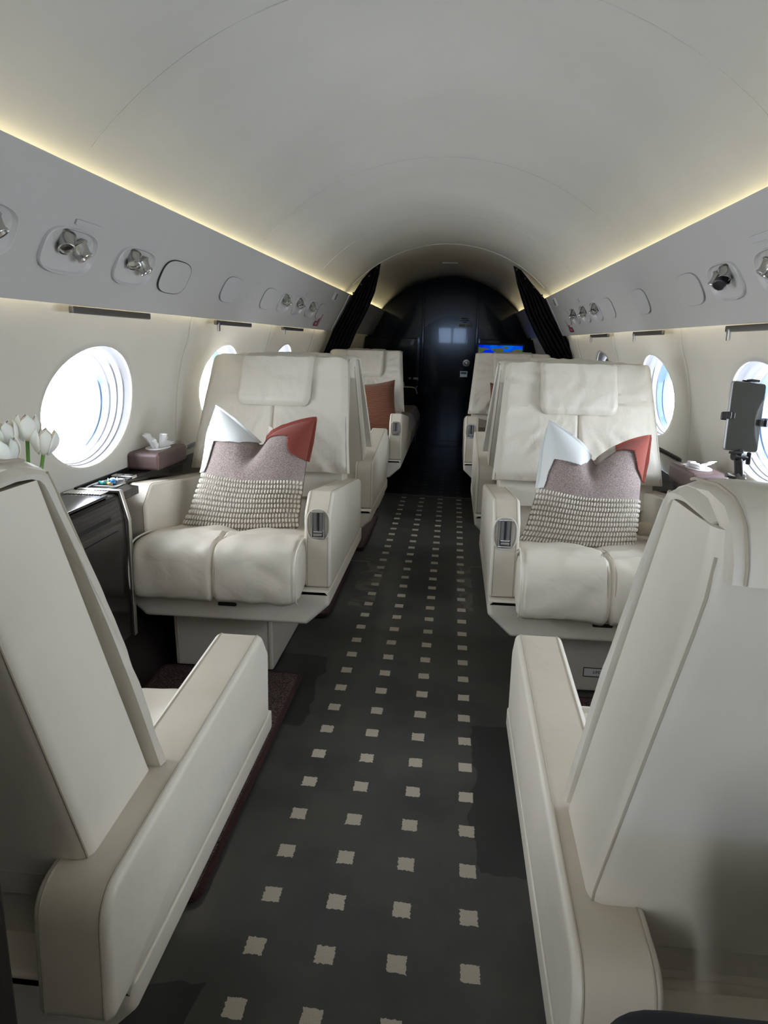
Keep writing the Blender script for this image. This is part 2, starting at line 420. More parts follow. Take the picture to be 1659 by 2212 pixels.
for side, cs in ((-1, CL), (1, CR)):
    for c in cs:
        wn += 1
        bm = bmesh.new(); prof = [(-.006, 1.015), (-.004, 1.0), (.014, .985), (.017, .968), (.034, .962), (.037, .945), (.056, .938), (.060, .922), (.084, .915), (.088, .90), (.115, .895)]
        secs = []
        for d, s in prof:
            secs.append([(XC + side * (wz(WZ + WB * s * math.sin(a)) * (1 - max(0, d) / .115) + (1.047) * max(0, d) / .115 + d), c + WA * s * math.cos(a), WZ + WB * s * math.sin(a)) for a in [2 * PI * k / 72 for k in range(72)]])
        rings(bm, secs[:8], cap=False); rings(bm, secs[7:], cap=False, mi=1)
        w_ = struct('window_%d' % wn, bm, [M_reveal, M_edge])
        bm = bmesh.new()
        xo = XC + side * (1.047 + .105)
        ring = [(xo, c + WA * .90 * math.cos(a), WZ + WB * .90 * math.sin(a)) for a in [2 * PI * k / 72 for k in range(72)]]
        f = bm.faces.new([bm.verts.new(p) for p in ring])
        struct('window_pane', bm, M_pane, w_, smooth=False)
        if side > 0 and c == CR[3]:
            bm = bmesh.new(); xs = XC + side * 1.06
            rings(bm, [[(xs + side * .004 * e, c + WA * .90 * math.cos(a), WZ + WB * .90 * math.sin(a)) for a in [2 * PI * k / 48 for k in range(48)]] for e in (0, 1)])
            for k in range(-5, 6): rbox(bm, (xs - .002, c, WZ + k * .03), (.004, 2 * WA * .88 * math.sqrt(max(.02, 1 - (k * .03 / (WB * .9)) ** 2)), .004), .001, 1)
            sh = struct('window_blind', bm, M_shade, w_, smooth=False)
for side, nm in ((-1, 'left'), (1, 'right')):
    bm = bmesh.new(); zz = [0, .06, .1, .2, .35, .46]
    rings(bm, [[(XC + side * (wz(z) - .022), y, z) for z in zz] for y in (.2, YB)], cap=False, close=False)
    o = struct('baseboard_' + nm, bm, M_darkwood, smooth=False); md = o.modifiers.new('thick', 'SOLIDIFY'); md.thickness = .003
# floor
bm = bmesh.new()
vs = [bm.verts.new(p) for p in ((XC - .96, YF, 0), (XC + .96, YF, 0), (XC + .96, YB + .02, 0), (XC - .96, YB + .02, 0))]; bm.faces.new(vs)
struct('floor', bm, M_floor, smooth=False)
# rear bulkhead: glossy black, door joints, full cabin outline
outline = [(XC - wz(z), z) for z in (0, .2, .5, .75, .95, 1.1, 1.25, 1.4)] + [ceil_pt(-AMAX + .03 + (2 * AMAX - .06) * i / 40) for i in range(41)] + [(XC + wz(z), z) for z in (1.4, 1.25, 1.1, .95, .75, .5, .2, 0)]
bm = bmesh.new(); rings(bm, [[(x, y, z) for x, z in outline] for y in (YB, YB + .06)])
struct('wall_rear', bm, M_lacq, smooth=False)
M_lacq_d = lacquer('black_lacquer_door', (.004, .005, .006), .3)
dx0, dx1 = -.36, .23
dpoly = fillet([(dx0, .03), (dx1, .03), (dx1, 1.79), (dx0, 1.79)], .012)
bm = bmesh.new(); prism(bm, dpoly, 'y', YB - .012, .010, .004)
dr = struct('door_1', bm, M_lacq)
bm = bmesh.new()
for x in (dx0 - .018, dx1 + .018): rbox(bm, (x, YB - .012, .90), (.022, .022, 1.76), .004)
struct('trim_5', bm, M_lacq_d)
# small round handle, latch plate and placards on the door
bm = bmesh.new(); T = Matrix.Translation((.138, YB - .022, .943)) @ Matrix.Rotation(PI / 2, 4, 'X')
lathe(bm, [(.044, 0), (.046, .008), (.040, .014), (.022, .016), (.020, .030), (.012, .034)], 28, T)
h_ = struct('door_handle', bm, M_nickel, dr)
bm = bmesh.new(); rbox(bm, (.115, YB - .026, .815), (.092, .012, .075), .008, 3); lp = struct('latch_plate', bm, M_nickel, dr)
bm = bmesh.new(); rbox(bm, (.115, YB - .034, .828), (.066, .006, .026), .003); struct('latch_inset', bm, M_dmetal, lp)
pl = thing('door_placard', 'narrow grey placard with lines of small lettering high on the black bulkhead door', 'sign', (.113, YB - .024, 1.36))
bm = bmesh.new(); rbox(bm, (0, 0, 0), (.15, .004, .032), .002, 1); obj('plate', bm, M_plate, pl)
bm = bmesh.new()
for dz in (-.004, .004):
    for i in range(9):
        if i != 4: rbox(bm, (-.06 + i * .015, -.0026, dz), (.011, .001, .004), 0)
obj('lettering', bm, M_gap, pl, smooth=False)
pl2 = thing('door_placard', 'faint dark placard just above the narrow grey placard on the black door', 'sign', (.10, YB - .024, 1.415))
bm = bmesh.new()
for r_, (wd, dz) in enumerate(((.085, .022), (.10, 0), (.05, -.018))): rbox(bm, (.0, 0, dz), (wd, .002, .010), 0)
obj('lettering', bm, plain('dim_lettering', (.10, .10, .105), .5), pl2, smooth=False)
# front end: fuselage open to daylight at the entry door (left) and the cockpit windscreen
def wallseg(name, side, y0, y1, z0, z1, m=M_wall):
    bm = bmesh.new(); zz = sorted(set([z0, z1] + [z for z, _ in WPROF if z0 < z < z1]))
    vs = [[bm.verts.new((XC + side * wz(z), y, z)) for z in zz] for y in (y0, y1)]
    for j in range(len(zz) - 1): bm.faces.new((vs[0][j], vs[1][j], vs[1][j + 1], vs[0][j + 1]))
    o = struct(name, bm, m); md = o.modifiers.new('thick', 'SOLIDIFY'); md.thickness = .02; md.offset = -1
    return o
wallseg('wall_front_left', -1, YF, -1.75, 0, 1.44); wallseg('wall_entry_left', -1, -1.35, .2, 0, 1.44)
wallseg('wall_front_right', 1, YF, .2, 0, 1.44)
bm = bmesh.new()
zs0, zs1 = 1.17, 1.56
rbox(bm, (XC, YF, zs0 / 2), (2.2, .04, zs0), 0); rbox(bm, (XC, YF, (zs1 + 1.95) / 2), (2.2, .04, 1.95 - zs1), 0)
for xa, xb in ((XC - 1.1, -.46), (.28, XC + 1.1)): rbox(bm, ((xa + xb) / 2, YF, (zs0 + zs1) / 2), (xb - xa, .04, zs1 - zs0), 0)
rbox(bm, (-.09, YF, (zs0 + zs1) / 2), (.06, .04, zs1 - zs0), 0)
struct('wall_front', bm, M_darkwood, smooth=False)
# dark partition edge beside the photographer, on the left
bm = bmesh.new(); prism(bm, fillet([(-1.0, 0), (-.262, 0), (-.262, .985), (-1.0, .985)], .01), 'y', .33, .02, .006)
# trimmed so that it only reaches the aisle edge visible at the picture's lower left
struct('wall_partition', bm, M_darkwood)

# ------------------------------------------------------------------ overhead side panels with LED coves
VA, VB = (.745, 1.510), (.887, 1.235)
VL = math.hypot(VB[0] - VA[0], VB[1] - VA[1])
def valance(side, y0, y1, name):
    poly = fillet([(VA[0] - .004, VA[1]), (VA[0] + .012, VA[1] + .004), (VB[0] + .015, VB[1] + .006), (VB[0] + .004, VB[1] - .004)], .004, 3)
    bm = bmesh.new(); prism(bm, [(XC + side * x, z) for x, z in poly], 'y', (y0 + y1) / 2, (y1 - y0) / 2, .004, 2)
    return struct(name, bm, M_val)
for side, nm in ((-1, 'left'), (1, 'right')):
    valance(side, -1.0, 5.625, 'trim_%d' % (6 if side < 0 else 7)); valance(side, 5.66, YB - .005, 'trim_%d' % (8 if side < 0 else 9))
    for (y0, y1, part) in ((-.9, 5.60, 'forward'), (5.70, YB - .06, 'aft')):
        t = thing('light_strip', 'warm light strip glowing along the top of the %s overhead panel%s' % (nm, '' if part == 'forward' else ', beyond the curtain'), 'light', (XC + side * .7905, (y0 + y1) / 2, 1.478), 0, 'ceiling cove light strips')
        bm = bmesh.new(); L = (y1 - y0)
        rbox(bm, (0, 0, -.010), (.012, L, .010), .002, 1); obj('channel', bm, M_white, t)
        bm = bmesh.new(); rbox(bm, (0, 0, -.002), (.009, L - .02, .005), .001, 1); obj('diffuser', bm, M_led if part == 'forward' else M_led_aft, t)
    t = thing('light_strip', 'warm light strip washing the %s window wall from under the overhead panel' % nm, 'light', (XC + side * .908, 2.6, 1.262), 0, 'wall wash light strips')
    bm = bmesh.new(); rbox(bm, (-side * .004, 0, .004), (.012, 6.0, .010), .002, 1); obj('channel', bm, M_white, t)
    bm = bmesh.new(); rbox(bm, (side * .004, 0, 0), (.005, 5.96, .007), .001, 1); obj('diffuser', bm, M_led2, t)

def vmat(side, y, t):
    """frame on the overhead panel: local x = aft, local y = down the slope, local z = into the cabin"""
    p = Vector((XC + side * (VA[0] + (VB[0] - VA[0]) * t), y, VA[1] + (VB[1] - VA[1]) * t))
    ey = Vector((side * (VB[0] - VA[0]), 0, VB[1] - VA[1])).normalized(); ex = Vector((0, 1, 0)); n = ex.cross(ey)
    into = Vector((-side * abs(VB[1] - VA[1]), 0, -(VB[0] - VA[0]))).normalized()
    m = Matrix((ex, ey, into)).transposed().to_4x4(); m.translation = p + into * .0035
    return m
def place(o, m): o.matrix_world = m; return o
def sup(a, b_, n=40, p=3.0, skew=0):
    out = []
    for k in range(n):
        t = 2 * PI * k / n; c, s = math.cos(t), math.sin(t)
        x = a * math.copysign(abs(c) ** (2 / p), c); y = b_ * math.copysign(abs(s) ** (2 / p), s)
        out.append((x, y))
    return out
def lamp_mesh(bm, T, sc=1.0):
    lathe(bm, [(.000, -.006), (.029, -.006), (.032, -.002), (.032, .001), (.028, .003), (.025, .012), (.0225, .020), (.021, .028), (.0235, .036), (.0225, .038), (.0185, .036), (.016, .030), (.0, .029)], 24, T @ Matrix.Scale(sc, 4), cap=False)
def reading_light(side, y, t, label, w=.115, hgt=.055, big=True):
    th = thing('reading_light', label, 'light', group='reading lights in the overhead panels')
    place(th, vmat(side, y, t))
    bm = bmesh.new()
    P0 = sup(w, hgt, p=3.2)
    secs = []
    for s, z in ((1.0, -.003), (1.0, .0042), (.985, .0058), (.955, .0054), (.925, .0015), (.885, -.0024), (.70, -.0027), (.3, -.0028)): secs.append([(x * s, yy * s, z) for x, yy in P0])
    rings(bm, secs); obj('recess', bm, M_val2, th)
    for i, dx in enumerate((-.036, .034)):
        bm = bmesh.new()
        T = Matrix.Translation((dx * .95, -.026 + .012 * i, -.004)) @ Matrix.Rotation(math.radians((-38, -30)[i]), 4, 'X') @ Matrix.Rotation(math.radians((-26, 8)[i]), 4, 'Y')
        lamp_mesh(bm, T, .84 if big else .80); obj('lamp_spout', bm, M_spout, th)
    return th
def panel(side, y, t, kind, label, w=.112, hgt=.054):
    name, mat, cat = {'blank': ('access_panel', M_val, 'panel'), 'speaker': ('speaker_panel', M_grey, 'speaker'), 'slot': ('sign_bar', M_grey, 'panel'), 'square': ('air_outlet', M_grey, 'panel')}[kind]
    th = thing(name, label, cat, group={'blank': 'blank panels in the overhead panels', 'speaker': 'grey speaker panels', 'slot': 'grey slot panels', 'square': 'small square outlets'}[kind])
    place(th, vmat(side, y, t))
    P0 = sup(w, hgt, p=3.0) if kind in ('blank', 'speaker') else sup(w, hgt, p=9)
    bm = bmesh.new(); rings(bm, [[(x * s, yy * s, z) for x, yy in P0] for s, z in ((1.012 if 'black gap' not in label else 1.03, -.002), (1.012 if 'black gap' not in label else 1.03, .0006), (.975, .0006))]); obj('seam_gap', bm, (M_gap if 'black gap' in label else M_line) if kind == 'blank' else M_line, th)
    bm = bmesh.new(); rings(bm, [[(x * s, yy * s, z) for x, yy in P0] for s, z in ((.985, .0), (.985, .0016), (.965, .0024), (.4, .0024))]); obj('face_plate', bm, mat, th)
    return th
# left side, front to rear
reading_light(-1, 1.335, .56, 'reading light recess cut by the left edge of the photo')
reading_light(-1, 1.668, .585, 'larger pair of chrome reading spouts in recess above the first left window')
reading_light(-1, 2.015, .585, 'second chrome reading spout pair from the left edge, before the black-gapped panel')
b_ = panel(-1, 2.315, .595, 'blank', 'cream access panel with a black gap along one side, left overhead panel')
panel(-1, 2.905, .585, 'speaker', 'grey speaker panel in the left overhead panel')
panel(-1, 3.49, .585, 'blank', 'faintly outlined blank panel just before three spout pairs on the left')
for y, w_ in ((3.82, 'nearest'), (4.165, 'middle'), (4.525, 'farthest')): reading_light(-1, y, .585, '%s of three small reading spout pairs on the left overhead panel' % w_, big=False)
panel(-1, 4.86, .585, 'blank', 'blank panel above the red sign on the left overhead panel')
panel(-1, 1.708, .358, 'slot', 'narrow grey slot bar above the large left reading spouts', .062, .0065)
panel(-1, 4.26, .335, 'square', 'small square outlet above the left small spouts', .036, .011)
# right side
reading_light(1, 1.835, .585, 'reading light recess cut by the right edge of the photo')
reading_light(1, 2.175, .59, 'chrome spouts with a black nozzle, above the tablet on the right')
panel(1, 2.49, .59, 'blank', 'large outlined blank panel next to the black-nozzled spouts on the right')
panel(1, 3.125, .60, 'speaker', 'grey speaker panel in the right overhead panel')
panel(1, 3.75, .59, 'blank', 'outlined blank panel just before three spout pairs on the right')
for y, w_ in ((4.065, 'nearest'), (4.41, 'middle'), (4.77, 'farthest')): reading_light(1, y, .595, '%s of three small reading spout pairs on the right overhead panel' % w_, big=False)
panel(1, 5.09, .59, 'blank', 'blank panel above the red sign on the right overhead panel')
panel(1, 1.845, .315, 'slot', 'grey slot bar at the right edge, above the cut-off spouts', .082, .009)
panel(1, 4.46, .31, 'square', 'small square outlet above the right small spouts', .036, .011)
reading_light(-1, 6.6, .585, 'single spout pair beyond the left black curtain', big=False)
reading_light(1, 6.6, .585, 'single spout pair beyond the right black curtain', big=False)
# black nozzle on the right light
for o in list(bpy.data.objects):
    if o.get('label', '').startswith('chrome spouts with a black'):
        bm = bmesh.new(); T = Matrix.Translation((-.040, -.010, .024)) @ Matrix.Rotation(math.radians(-30), 4, 'X') @ Matrix.Rotation(math.radians(-38), 4, 'Y')
        lathe(bm, [(.0, -.01), (.017, -.01), (.018, .018), (.015, .020), (.0, .018)], 20, T, cap=False); obj('nozzle', bm, M_blackp, o)
# red emergency signs and small white placards near the curtain
def red_sign(side, y, nm):
    th = thing('exit_sign', 'dark red L-shaped sign with white lettering at the rear of the %s overhead panel' % nm, 'sign', group='red signs by the curtain')
    place(th, vmat(side, y, .78))
    bm = bmesh.new(); rbox(bm, (.0, -.015, .0005), (.052, .085, .002), .0005, 1); rbox(bm, (-.062, .035, .0005), (.11, .026, .002), .0005, 1)
    bm.free(); bm = bmesh.new()
    rbox(bm, (.03, 0, .0006), (.060, .092, .002), .0005, 1); rbox(bm, (-.045, .029, .0006), (.085, .034, .002), .0005, 1)
    obj('plate', bm, M_red, th)
    flip = Matrix.Rotation(PI / 2, 4, 'Z')
    mir = Matrix.Scale(-1, 4, (0, 1, 0)) if side < 0 else Matrix.Identity(4)
    R1 = Matrix.Translation((.03, 0, .0018)) @ (Matrix.Rotation(-PI / 2, 4, 'Z') if side < 0 else Matrix.Rotation(PI / 2, 4, 'Z'))
    return th, R1
for side, y, nm in ((-1, 4.93, 'left'), (1, 5.15, 'right')):
    th, R1 = red_sign(side, y, nm)
    # letters read from inside the cabin: build an orthonormal frame facing the cabin
    m3 = th.matrix_world.to_3x3(); up = Vector((0, 0, 1)); n = m3.col[2]; right = up.cross(n).normalized(); upv = n.cross(right)
    W = Matrix((right, upv, n)).transposed().to_4x4()
    for s, (px, py), rot in (('EMERGENCY', (.03, 0), PI / 2 if side > 0 else -PI / 2), ('EXIT', (-.045, .029), 0)):
        pos = th.matrix_world @ Vector((px, py, .0018)); Wm = W @ Matrix.Rotation(rot, 4, 'Z'); Wm.translation = pos
        text_obj('lettering', s, .016 if s == 'EMERGENCY' else .024, None, th, th.matrix_world.inverted() @ Wm, M_text)
    lb = thing('placard', 'small white placard with purple print near the top end of the %s overhead panel' % nm, 'sign', group='white placards by the curtain')
    place(lb, vmat(side, 5.09 if side < 0 else 5.30, .18))
    bm = bmesh.new(); rbox(bm, (0, 0, .001), (.13, .058, .005), .002, 2); obj('plate', bm, M_white, lb)
    bm = bmesh.new(); rbox(bm, (.03, 0, .0036), (.055, .048, .001), 0)
    obj('print_field', bm, M_platev, lb, smooth=False)
# metal bars under the overhead panels
for side, spans in ((-1, ((1.80, 2.28, 'above the first left window'), (2.93, 3.45, 'above the second left window'), (4.10, 4.65, 'above the farthest left window'))), (1, ((1.95, 2.34, 'at the right edge above the tablet'), (3.03, 3.51, 'above the right window beside the chair'), (4.08, 4.59, 'nearest the curtain on the right')))):
    for i, (a, c, where) in enumerate(spans):
        th = thing('blind_bar', 'grey metal bar under the overhead panel ' + where, 'bar', (XC + side * .905, (a + c) / 2, 1.222), 0, 'metal bars under the overhead panels')
        bm = bmesh.new(); rbox(bm, (0, 0, 0), (.014, c - a, .020), .004, 2); obj('rail', bm, M_dmetal, th)
        e = (c - a) / 2 - .03
        if not (side < 0 and i == 0):
            bm = bmesh.new(); rbox(bm, (-side * .004, -e if side < 0 else e, -.018), (.010, .018, .036), .003, 2); obj('hook', bm, M_nickel, th)

# ------------------------------------------------------------------ seats
F = dict(hw=.343, at=.086, af=(.03, .09, .690), ar=(.78, .605), ab=.385, shc=.335, shb=.265, depth=.82, yb=.60, zb=.655, yt=.80, zt=1.082, hwb=.318, hwt=.277, thb=.15, tht=.115, zl=.56, fhw=.290, ct=.548, cf=0, foot=(-.18, .18, .19, .66))
NP = dict(hw=.345, at=.094, af=(.03, .075, .578), ar=(.745, .540), ab=.372, shc=.33, shb=.25, depth=.70, yb=.505, zb=.555, yt=.662, zt=1.012, hwb=.315, hwt=.270, thb=.185, tht=.150, zl=.48, fhw=.297, ct=.475, cf=.21, foot=(-.18, .18, .19, .60))
NRP = dict(NP, cf=.37, ar=(.86, .530), depth=.79, yb=.600, yt=.757, hwb=.323, hwt=.282, thb=.165, tht=.150, fhw=.315, zt=1.022)
def tri(a): return max(0, 1 - abs(a))
def make_seat(P, loc, rz, aisle, label, belt=False, vest=False, seed=0):
    root = thing('cabin_seat', label, 'seat', loc, rz, 'cream leather cabin seats')
    hw, at = P['hw'], P['at']
    # base shell with chamfered lower corners
    sh = fillet([(-hw, P['ab'] - .0012), (-hw, P['shc']), (-hw + .075, P['shb']), (hw - .075, P['shb']), (hw, P['shc']), (hw, P['ab'] - .0012)], [.004, .015, .015, .015, .015, .004], 4)
    bm = bmesh.new(); prism(bm, sh, 'y', P['depth'] / 2, P['depth'] / 2, .014, 4)
    for s in (-1, 1): tube(bm, [(s * (hw - .004), .0135, P['ab'] - .01), (s * (hw - .004), .0135, P['shc']), (s * (hw - .079), .0135, P['shb'] + .003)], .0016, 6, mi=1)
    obj('seat_shell', bm, [L_main, L_seam], root)
    bm = bmesh.new(); prism(bm, fillet([(-.205, P['shc'] - .002), (.215, P['shc'] - .002), (.215, P['shc'] + .05), (-.205, P['shc'] + .05)], .004), 'y', 0, .004, .002)
    fp = obj('footrest_panel', bm, L_main, root)
    bm = bmesh.new(); rbox(bm, (.01, -.002, P['shc'] - .012), (.062, .012, .012), .005, 2); obj('footrest_latch', bm, M_gap, fp)
    # pedestal
    x0, x1, y0, y1 = P['foot']; bm = bmesh.new()
    def fr(z, k): return [(x0 - k * .0, y0 - k, z), (x1 + k * .02, y0 - k, z), (x1 + k * .02, y1 + k, z), (x0, y1 + k, z)]
    prism(bm, fillet([(y0 - .0, .004), (y1, .004), (y1 + .06, P['shb'] + .004), (y0 - .015, P['shb'] + .004)], .008), 'x', (x0 + x1) / 2, (x1 - x0) / 2, .008, 3)
    for x in (x0 + .014, x1 - .014): tube(bm, [(x, y0 - .001, .01), (x, y0 - .0155, P['shb'])], .002, 6, mi=1)
    ped = obj('pedestal', bm, [L_main, L_seam], root)
    if vest:
        bm = bmesh.new(); rbox(bm, (0, 0, 0), (.122, .003, .030), .001, 1); pb = obj('placard', bm, M_white, root); pb.location = (.066, y0 - .006, .078); pb.rotation_euler = (math.radians(-3.5), 0, 0)
        bm = bmesh.new()
        for sx, sz, cx_, cz in ((.124, .002, 0, .015), (.124, .002, 0, -.015), (.002, .03, -.061, 0), (.002, .03, .061, 0)): rbox(bm, (cx_, -.0012, cz), (sx, .003, sz), 0)
        obj('border', bm, M_textk, pb, smooth=False)
        text_obj('lettering', 'LIFE VEST', .0145, None, pb, Matrix.Translation((0, -.002, 0)) @ Matrix.Rotation(PI / 2, 4, 'X'), M_textk)
    # armrests
    fa, fc, zf = P['af']; ra, zr = P['ar']; ab = P['ab']
    prof = fillet([(fa, ab), (fa - .004, zf - .06), (fc, zf), (ra, zr), (ra + .008, ab)], [.010, .035, .035, .05, .012], 7)
    for s in (-1, 1):
        bm = bmesh.new(); cx = s * (hw - at / 2)
        prism(bm, prof, 'x', cx, at / 2, .011, 5, bulge=.005)
        # worn top/front band between the two seams, darker tone also paints in its shading
        for f in bm.faces:
            if all(abs(v.co.x - cx) < at / 2 - .009 for v in f.verts): f.material_index = 1
        for q in (-1, 1):
            ins = inset(prof, .0012); npt = len(ins)
            tube(bm, [(cx + q * (at / 2 - .0105), p[0], p[1]) for p in inset(prof, .0002)], .0016, 6, close=True, mi=2)
        a_ = obj('armrest', bm, [L_main, L_worn_shade if P is F else L_worn_shade2, L_seam], root)
        if s == aisle:
            zc = (zf - .06 + ab) / 2 + .088 if P is F else (zf + ab) / 2
            cxx = cx + s * .003
            bm = bmesh.new()
            ov = [(cxx + x, fa - .006, zc + z) for x, z in sup(.036, .050, 40, 2.6)]
            tube(bm, ov, .0028, 8, close=True); obj('recess_rim', bm, L_main, a_)
            lev = bpy.data.objects.new('recline_latch', None)
            bm = bmesh.new()
            for sx, sz, dx, dz in ((.006, .084, -.019, 0), (.006, .084, .019, 0), (.044, .006, 0, .042), (.044, .006, 0, -.042)): rbox(bm, (cxx + dx, fa - .008, zc + dz), (sx, .010, sz), .002, 2)
            rbox(bm, (cxx, fa - .0045, zc), (.036, .004, .082), .001, 1, mi=1)
            for dx in (-.010, .010): rbox(bm, (cxx + dx, fa - .007, zc + .008), (.012, .004, .062), .002, 2, mi=2)
            rbox(bm, (cxx, fa - .0075, zc + .010), (.004, .002, .056), .0005, 1, mi=3)
            rbox(bm, (cxx, fa - .010, zc - .028), (.030, .012, .018), .003, 2, mi=0)
            rbox(bm, (cxx, fa - .013, zc - .024), (.030, .012, .003), .001, 1, mi=3)
            obj('recline_latch', bm, [M_chrome, M_dmetal, plain('latch_grey', (.25, .25, .26), .3, metal=.6), M_gap], a_)
    # seat cushion with waterfall front
    ct = P['ct']; hc = hw - at + .002; bk = P['yb'] + .05
    path = [(bk, ct - .06), (bk * .7, ct - .050), (bk * .45, ct - .042), (.16, ct - .022), (.05, ct - .003), (-.03, ct), (-.078, ct - .006), (-.106, ct - .030), (-.117, ct - .075), (-.119, ct - .125), (-.108, ct - .168), (-.085, ct - .180)]
    path = [(y + P['cf'] * max(0, min(1, 1 - y / bk)), z) for y, z in path]
    # densify
    den = []
    for a, c in zip(path, path[1:]):
        for k in range(4): den.append((a[0] + (c[0] - a[0]) * k / 4, a[1] + (c[1] - a[1]) * k / 4))
    den.append(path[-1])
    for _ in range(3): den = [den[0]] + [((den[i - 1][0] + 2 * den[i][0] + den[i + 1][0]) / 4, (den[i - 1][1] + 2 * den[i][1] + den[i + 1][1]) / 4) for i in range(1, len(den) - 1)] + [den[-1]]
    lower = [(-.02 + P['cf'], ct - .165), (.05 + P['cf'], ct - .15), (bk, ct - .15)]
    bm = bmesh.new(); NU = 100; secs = []
    for i in range(NU + 1):
        uu = -1 + 2 * i / NU; x = uu * hc; edge = max(0, (abs(uu) - .90) / .10); sec = []
        g = .013 * math.exp(-((x) / .0065) ** 2)
        for k, (y, z) in enumerate(den):
            n = Vector((0, 0, 1)); a = den[max(0, k - 1)]; c = den[min(len(den) - 1, k + 1)]
            t = Vector((c[0] - a[0], c[1] - a[1])).normalized(); nn = Vector((t.y, -t.x))
            d = -g - .020 * edge ** 2 + .006 * (1 - uu ** 4) + .0075 * nz(x * 8 + seed, y * 7, z * 7) + .0045 * nz(x * 22, y * 12 + seed, z * 16) + .0028 * math.sin(x * 44 * (1 if x > 0 else -1) + z * 55 + y * 30 + seed + 4 * nz(x * 5, y * 4, z * 5)) * (.5 + nz(x * 4, y * 3 + seed, z * 4)) + .0065 * math.sin((y * 60 - abs(x) * 46) + 4 * nz(x * 5, y * 5, seed)) * max(0, min(1, (.10 - abs(y - .03)) / .05)) * math.exp(-(x / .11) ** 2)
            if y > .1: d -= .012 * math.exp(-((x) / .05) ** 2)
            w_ = 1.0 + (.018 * min(1, max(0, (P['cf'] - y) / .06)))
            sec.append((x * w_, y - nn.x * d if False else y + nn.x * d * (1 if nn.y >= -1 else 1), z + nn.y * d))
        for y, z in lower: sec.append((x, y, z))
        secs.append(sec)
    rings(bm, secs)
    hemp = den[24:]
    for s in (-1, 1):
        tube(bm, [(s * hc * (1.0 + .018 * min(1, max(0, (P['cf'] - y) / .06))) * .985, y - .002, z) for y, z in den[16:]], .003, 6, mi=1)
    for q in (-.006, .006): tube(bm, [(q * 1.8, y, z - .0005) for y, z in [(yy - .0005, zz + .003) for yy, zz in den[14:]]], .0012, 5, mi=2)
    obj('seat_cushion', bm, [L_cush, L_main, L_seam], root)
    # lumbar cushion between the arms
    bm = bmesh.new(); lz0, lz1 = ct - .08, P['zb'] + .03; ly = P['yb'] + .03
    prism(bm, fillet([(ly - .01, lz0), (ly + .09, lz0), (ly + .12, lz1), (ly + .012, lz1)], .012), 'x', 0, hc - .004, .012, 4)
    obj('lumbar_cushion', bm, L_cush, root)
    # backrest frame (side cheeks + rear)
    PD, FG = (.030, .026) if P is F else ((.020, .010) if P is NP else (.014, .006))
    yb, zb, yt, zt = P['yb'], P['zb'], P['yt'], P['zt']; sl = (yt - yb) / (zt - zb)
    zl = P['zl']
    def fq(z): return (z - zl) / (zt - .012 - zl)
    def rear(z):
        q = fq(z); return yb + sl * (z - zb) + FG + P['thb'] + (P['tht'] - P['thb']) * q - .02 * max(0, (q - .85) / .15) ** 2
    def fh(z): return P['fhw'] + (P['hwt'] - .006 - P['fhw']) * max(0, (z - zb) / (zt - zb))
    bm = bmesh.new(); secs = []; zl = P['zl']; NT = 14
    for i in range(NT + 1):
        q = i / NT; z = zl + (zt - .006 - zl) * q
        fy = yb + sl * (z - zb) + FG; th = P['thb'] + (P['tht'] - P['thb']) * q - .02 * max(0, (q - .85) / .15) ** 2
        h = P['fhw'] + (P['hwt'] - .006 - P['fhw']) * max(0, (z - zb) / (zt - zb)); r = .022
        tz = -.02 * 0
        rect = fillet([(-h, fy), (h, fy), (h, fy + th), (-h, fy + th)], [.008, .008, r, r], 5)
        secs.append([(x, y, z - (.06 * (y - fy - .02) if i == 0 else 0)) for x, y in rect])
    rings(bm, secs)
    for s in (-1, 1):   # rear seam
        tube(bm, [(s * (fh(z) - .0048), rear(z) - .0048, z) for z in [zl + (zt - .03 - zl) * k / 14 for k in range(15)]], .0016, 6, mi=1)
    # lower rear, continuing between the arms
    ry = rear(zl)
    hb = hw - at - .003
    rings(bm, [[(x, y, z) for x, y in fillet([(-hb, ry - .12), (hb, ry - .12), (hb, ry - .001 + sl * (z - zl)), (-hb, ry - .001 + sl * (z - zl))], .006, 3)] for z in (P['ab'] - .10, P['ab'], zl + .03)])
    obj('backrest', bm, [L_main, L_seam], root)
    # upholstered front pad folding over the top
    fpth = []; n1 = 34
    for k in range(n1 + 1):
        q = k / n1; fpth.append((yb + (yt - yb) * q - .018 * math.sin(PI * q) * .6, zb + (zt - zb) * q * .985))
    tt = P['tht']; yc = yt + .02 + tt * .45; r_ = tt * .45 + .022
    rt = lambda dz: rear(zt - dz) + .003
    top = [(yt + .003, zt - .004), (yt + .018, zt + .003), (yt + .045, zt + .005), (yt + tt * .55, zt + .004), (rt(0) - .014, zt - .001), (rt(.014), zt - .014), (rt(.035), zt - .035), (rt(.055), zt - .055), (rt(.078), zt - .078)]
    fp_ = fpth + top
    for _ in range(2): fp_ = [fp_[0]] + [((fp_[i - 1][0] + 2 * fp_[i][0] + fp_[i + 1][0]) / 4, (fp_[i - 1][1] + 2 * fp_[i][1] + fp_[i + 1][1]) / 4) for i in range(1, len(fp_) - 1)] + [fp_[-1]]
    def halfw(z): return P['hwb'] + (P['hwt'] - P['hwb']) * max(0, min(1, (z - zb) / (zt - zb)))
    def npath(k):
        a = fp_[max(0, k - 1)]; c = fp_[min(len(fp_) - 1, k + 1)]
        t = Vector((c[0] - a[0], c[1] - a[1])).normalized(); return Vector((-t.y, t.x))
    bm = bmesh.new(); NU = 90; secs = []
